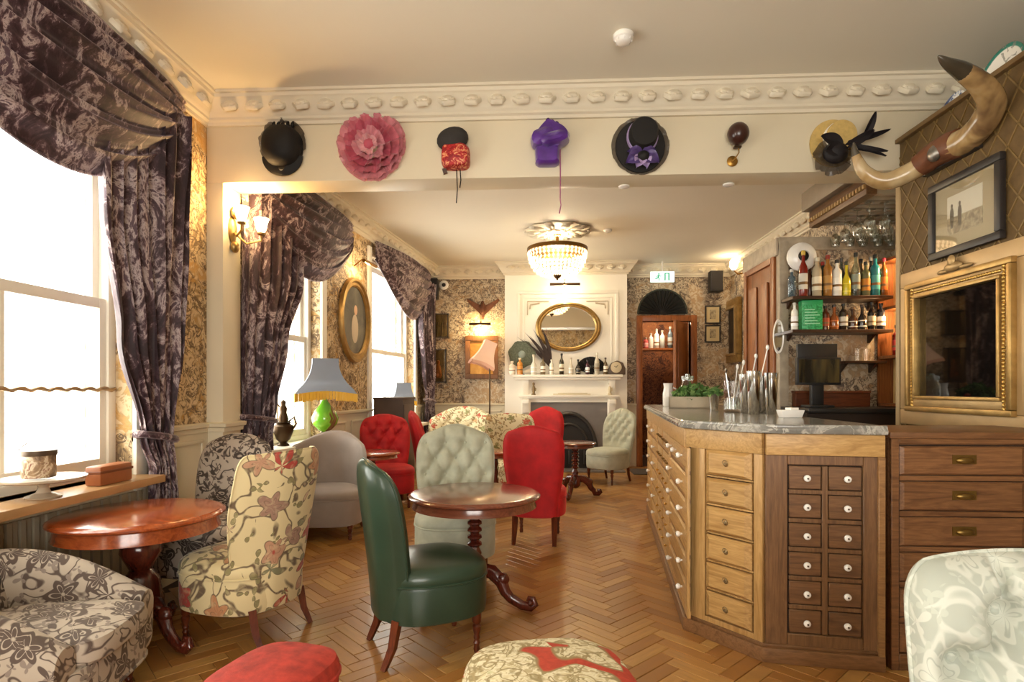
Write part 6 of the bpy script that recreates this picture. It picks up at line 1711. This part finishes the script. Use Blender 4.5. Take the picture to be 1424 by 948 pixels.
# ================================================================== lamps and small things by the windows
def pagoda_shade(t, w0, w1, z0, z1, mat, fr_mat, fh=.05, M_=None, n=10):
    b = MB(); rings = []
    for k in range(n + 1):
        q = k / n; w_ = w1 + (w0 - w1) * (1 - q) ** 2.4; z = z0 + (z1 - z0) * q
        r = []
        for (sx_, sy_) in ((1, 1), (-1, 1), (-1, -1), (1, -1)):
            r.append((sx_ * w_ / 2, sy_ * w_ / 2, z + (-.018 if k == 0 else 0)))
        full = []
        for i in range(4):
            a, e = Vector(r[i]), Vector(r[(i + 1) % 4])
            for j in range(6):
                u = j / 6; p_ = a.lerp(e, u); sc2 = 1 - .10 * math.sin(PI * u) * (1 - q); full.append((p_.x * sc2, p_.y * sc2, p_.z + (.03 * math.sin(PI * u) if q < .3 else 0) * (1 - q)))
        rings.append(full)
    b.loft(rings, False, False); sh = b.build('lamp_shade', mat, t, angle=50)
    f = MB(); base = rings[0]; m = len(base)
    for i in range(m):
        a, e = Vector(base[i]), Vector(base[(i + 1) % m])
        for j in range(3):
            u0, u1 = j / 3, (j + .8) / 3; p_, q_ = a.lerp(e, u0), a.lerp(e, u1); d_ = Vector((0, 0, -fh * random.uniform(.85, 1.05)))
            nn = Vector((p_.x, p_.y, 0)).normalized() * .004
            f.add([p_ + nn, q_ + nn, q_ + d_ + nn, p_ + d_ + nn, p_ - nn, q_ - nn, q_ + d_ - nn, p_ + d_ - nn], [(0, 1, 2, 3), (7, 6, 5, 4), (0, 3, 7, 4), (1, 5, 6, 2), (2, 6, 7, 3)])
    stuff(f.build('fringe', fr_mat, t))
    return sh
SHB = M('shade_blue_grey', '#7b8290', .6, var=.1, vs=4, sheen=.3); FRG = M('fringe_gold', '#d8a52e', .6)
lx, ly = -2.14, 5.56
st = thing('lamp_cabinet', 'small dark cabinet carrying the pagoda lamp by the window', 'cabinet', (lx, ly, 0), R(-8))
MB().bb(-.12, .12, -.13, .13, .08, .76).build('cabinet_body', DOORW, st, bev=.004); MB().bb(-.14, .14, -.15, .15, .76, .79).build('cabinet_top', DOORW, st, bev=.005)
for sx_ in (-.1, .1):
    for sy_ in (-.12, .12): MB().tube([(sx_, sy_, 0), (sx_, sy_, .09)], [.015, .02], 6).build('leg', DOORW, st)
MB().bb(.12, .132, -.11, .11, .16, .70).build('cabinet_door', DOORW, st, bev=.006)
lp = thing('table_lamp', 'green glass table lamp with blue-grey pagoda shade and gold fringe', 'lamp', (lx + .02, ly, .79), R(24))
MB().lathe([(.075, 0), (.08, .012), (.04, .03), (.03, .05), (.05, .07), (.03, .085), (.001, .085)], 20).build('lamp_foot', BRONZE, lp)
t = NT('green_agate'); n = t.noise(t.co(), 4, 2, .5, 1.); AG = t.fin(t.ramp(n, [(.40, '#6fb52a'), (.47, '#8fc83a'), (.50, '#7a5a34'), (.7, '#a07a54')]), .12, coat=.5)
MB().lathe([(.02, .08), (.06, .10), (.115, .16), (.13, .22), (.10, .29), (.05, .35), (.02, .40), (.015, .42), (.001, .42)], 28).build('lamp_bulb_body', AG, lp)
MB().tube([(0, 0, .41), (0, 0, .80)], .008, 8).build('lamp_stem', BRASS, lp)
pagoda_shade(lp, .56, .24, .475, .80, SHB, FRG, .085)
# urn on the sill
p = FB @ Vector(((5.12 - YB2) * kB, .05, .78))
ur = thing('bronze_urn', 'bronze urn with a perched figure on the sill beside the table lamp', 'urn', p)
MB().lathe([(.05, 0), (.055, .01), (.03, .03), (.06, .06), (.09, .14), (.09, .18), (.06, .20), (.07, .215), (.001, .215)], 22).build('urn_body', BRONZE, ur)
for sg in (-1, 1): MB().tube([(sg * .085, 0, .15), (sg * .12, 0, .2), (sg * .10, 0, .26), (sg * .05, 0, .22)], .010, 8).build('urn_handle', BRONZE, ur)
b = MB(); b.lathe([(.04, .21), (.045, .25), (.03, .30), (.035, .34), (.02, .37), (.025, .40), (.001, .42)], 14); b.tube([(0, 0, .33), (-.05, .02, .36), (-.09, .03, .40)], .010, 6); b.build('perched_figure', BRONZE, ur)
# dark cabinet with the second lamp behind
dcb = thing('dark_cabinet', 'tall dark brown cabinet standing behind the red tufted chair', 'cabinet', (-1.86, 7.24, 0), R(-6))
MB().bb(-.19, .19, -.22, .22, .05, 1.16).build('cabinet_body', M('umber_wood', '#4f4038', .5, var=.15), dcb, bev=.004)
MB().bb(-.20, .20, -.23, .23, 1.16, 1.19).build('cabinet_top', M('umber_wood', '#4f4038', .5), dcb, bev=.004)
MB().bb(.19, .202, -.20, .20, .12, 1.1).build('cabinet_door', M('umber_door', '#5a4a40', .5), dcb, bev=.006)
MB().bb(-.18, .18, -.21, .21, 0, .05).build('plinth', BLACKW, dcb)
p = FB @ Vector(((8.0 - YB2) * kB, .12, .78))
l2 = thing('table_lamp', 'smaller grey shaded table lamp on the sill beyond the dark cabinet', 'lamp', p, R(20))
MB().lathe([(.06, 0), (.06, .012), (.02, .03), (.05, .10), (.06, .16), (.03, .24), (.01, .28), (.001, .28)], 18).build('lamp_base', BRONZE, l2)
MB().tube([(0, 0, .27), (0, 0, .60)], .007, 6).build('lamp_stem', BRASS, l2)
pagoda_shade(l2, .34, .20, .36, .60, SHB, FRG, .06)
# floor lamp by the sofa
p = AY(681, 540, 9.15)
fl = thing('floor_lamp', 'slim floor lamp with tilted pale pink crinoline shade by the sofa', 'lamp', (p.x, p.y, 0))
MB().lathe([(.14, 0), (.14, .02), (.03, .04), (.015, .06), (.001, .06)], 22).build('lamp_foot', BRONZE, fl)
MB().tube([(0, 0, .05), (0, 0, 1.72)], .012, 8).build('lamp_pole', BRONZE, fl)
PKS = M('pink_shade', '#e3c0aa', .6, sheen=.3)
sh = pagoda_shade(fl, .38, .20, -.17, .20, PKS, M('pink_fringe', '#d9a890', .6), .05)
for o in (sh, [c for c in fl.children if c.name.startswith('fringe')][0]): o.location = (-.06, 0, 1.86); o.rotation_euler = (0, R(22), R(15))
# cake stand with tin on the near sill, leather case
p = G(70, 690, .87)
ck2 = thing('cake_stand', 'pale round pedestal stand on the wooden window sill', 'stand', (-2.37, 2.63, .78))
MB().lathe([(.07, 0), (.075, .008), (.03, .025), (.02, .05), (.03, .075), (.16, .082), (.17, .088), (.172, .098), (.16, .094), (.001, .092)], 32).build('stand_body', M('stand_glaze', '#b9aa94', .3, coat=.3), ck2)
tn = thing('tea_tin', 'rusty printed tin caddy with wire handle on the pale stand', 'tin', (-2.385, 2.62, .879))
t = NT('rusty_tin'); n = t.noise(t.co(), 14, 4, .6, 1.2); RT = t.fin(t.ramp(n, [(.38, '#6b5442'), (.5, '#a08468'), (.56, '#d8c8b0'), (.64, '#8a5a4a')]), .45, metal=.2)
MB().lathe([(.066, 0), (.068, .004), (.068, .105), (.07, .106), (.07, .125), (.066, .128), (.001, .128)], 24).build('tin_body', RT, tn)
MB().lathe([(.071, .104), (.072, .106), (.072, .128), (.06, .131), (.001, .131)], 24).build('tin_lid', M('tin_lid', '#5a4a3c', .4, metal=.5), tn)
MB().tube([(-.07, 0, .1), (-.10, 0, .13), (-.06, 0, .16)], .003, 5).build('tin_handle', BRONZE, tn)
lc = thing('leather_case', 'brown leather case standing on the sill behind the glossy table', 'case', (-2.37, 3.05, .78), R(90))
MB().bb(-.12, .12, -.045, .045, 0, .105).build('case_body', M('tan_leather', '#9a5a34', .4, var=.2, vs=8), lc, bev=.014)
MB().bb(-.123, .123, -.048, .048, .065, .08).build('case_strap', M('strap_leather', '#6f3d22', .4), lc, bev=.004)
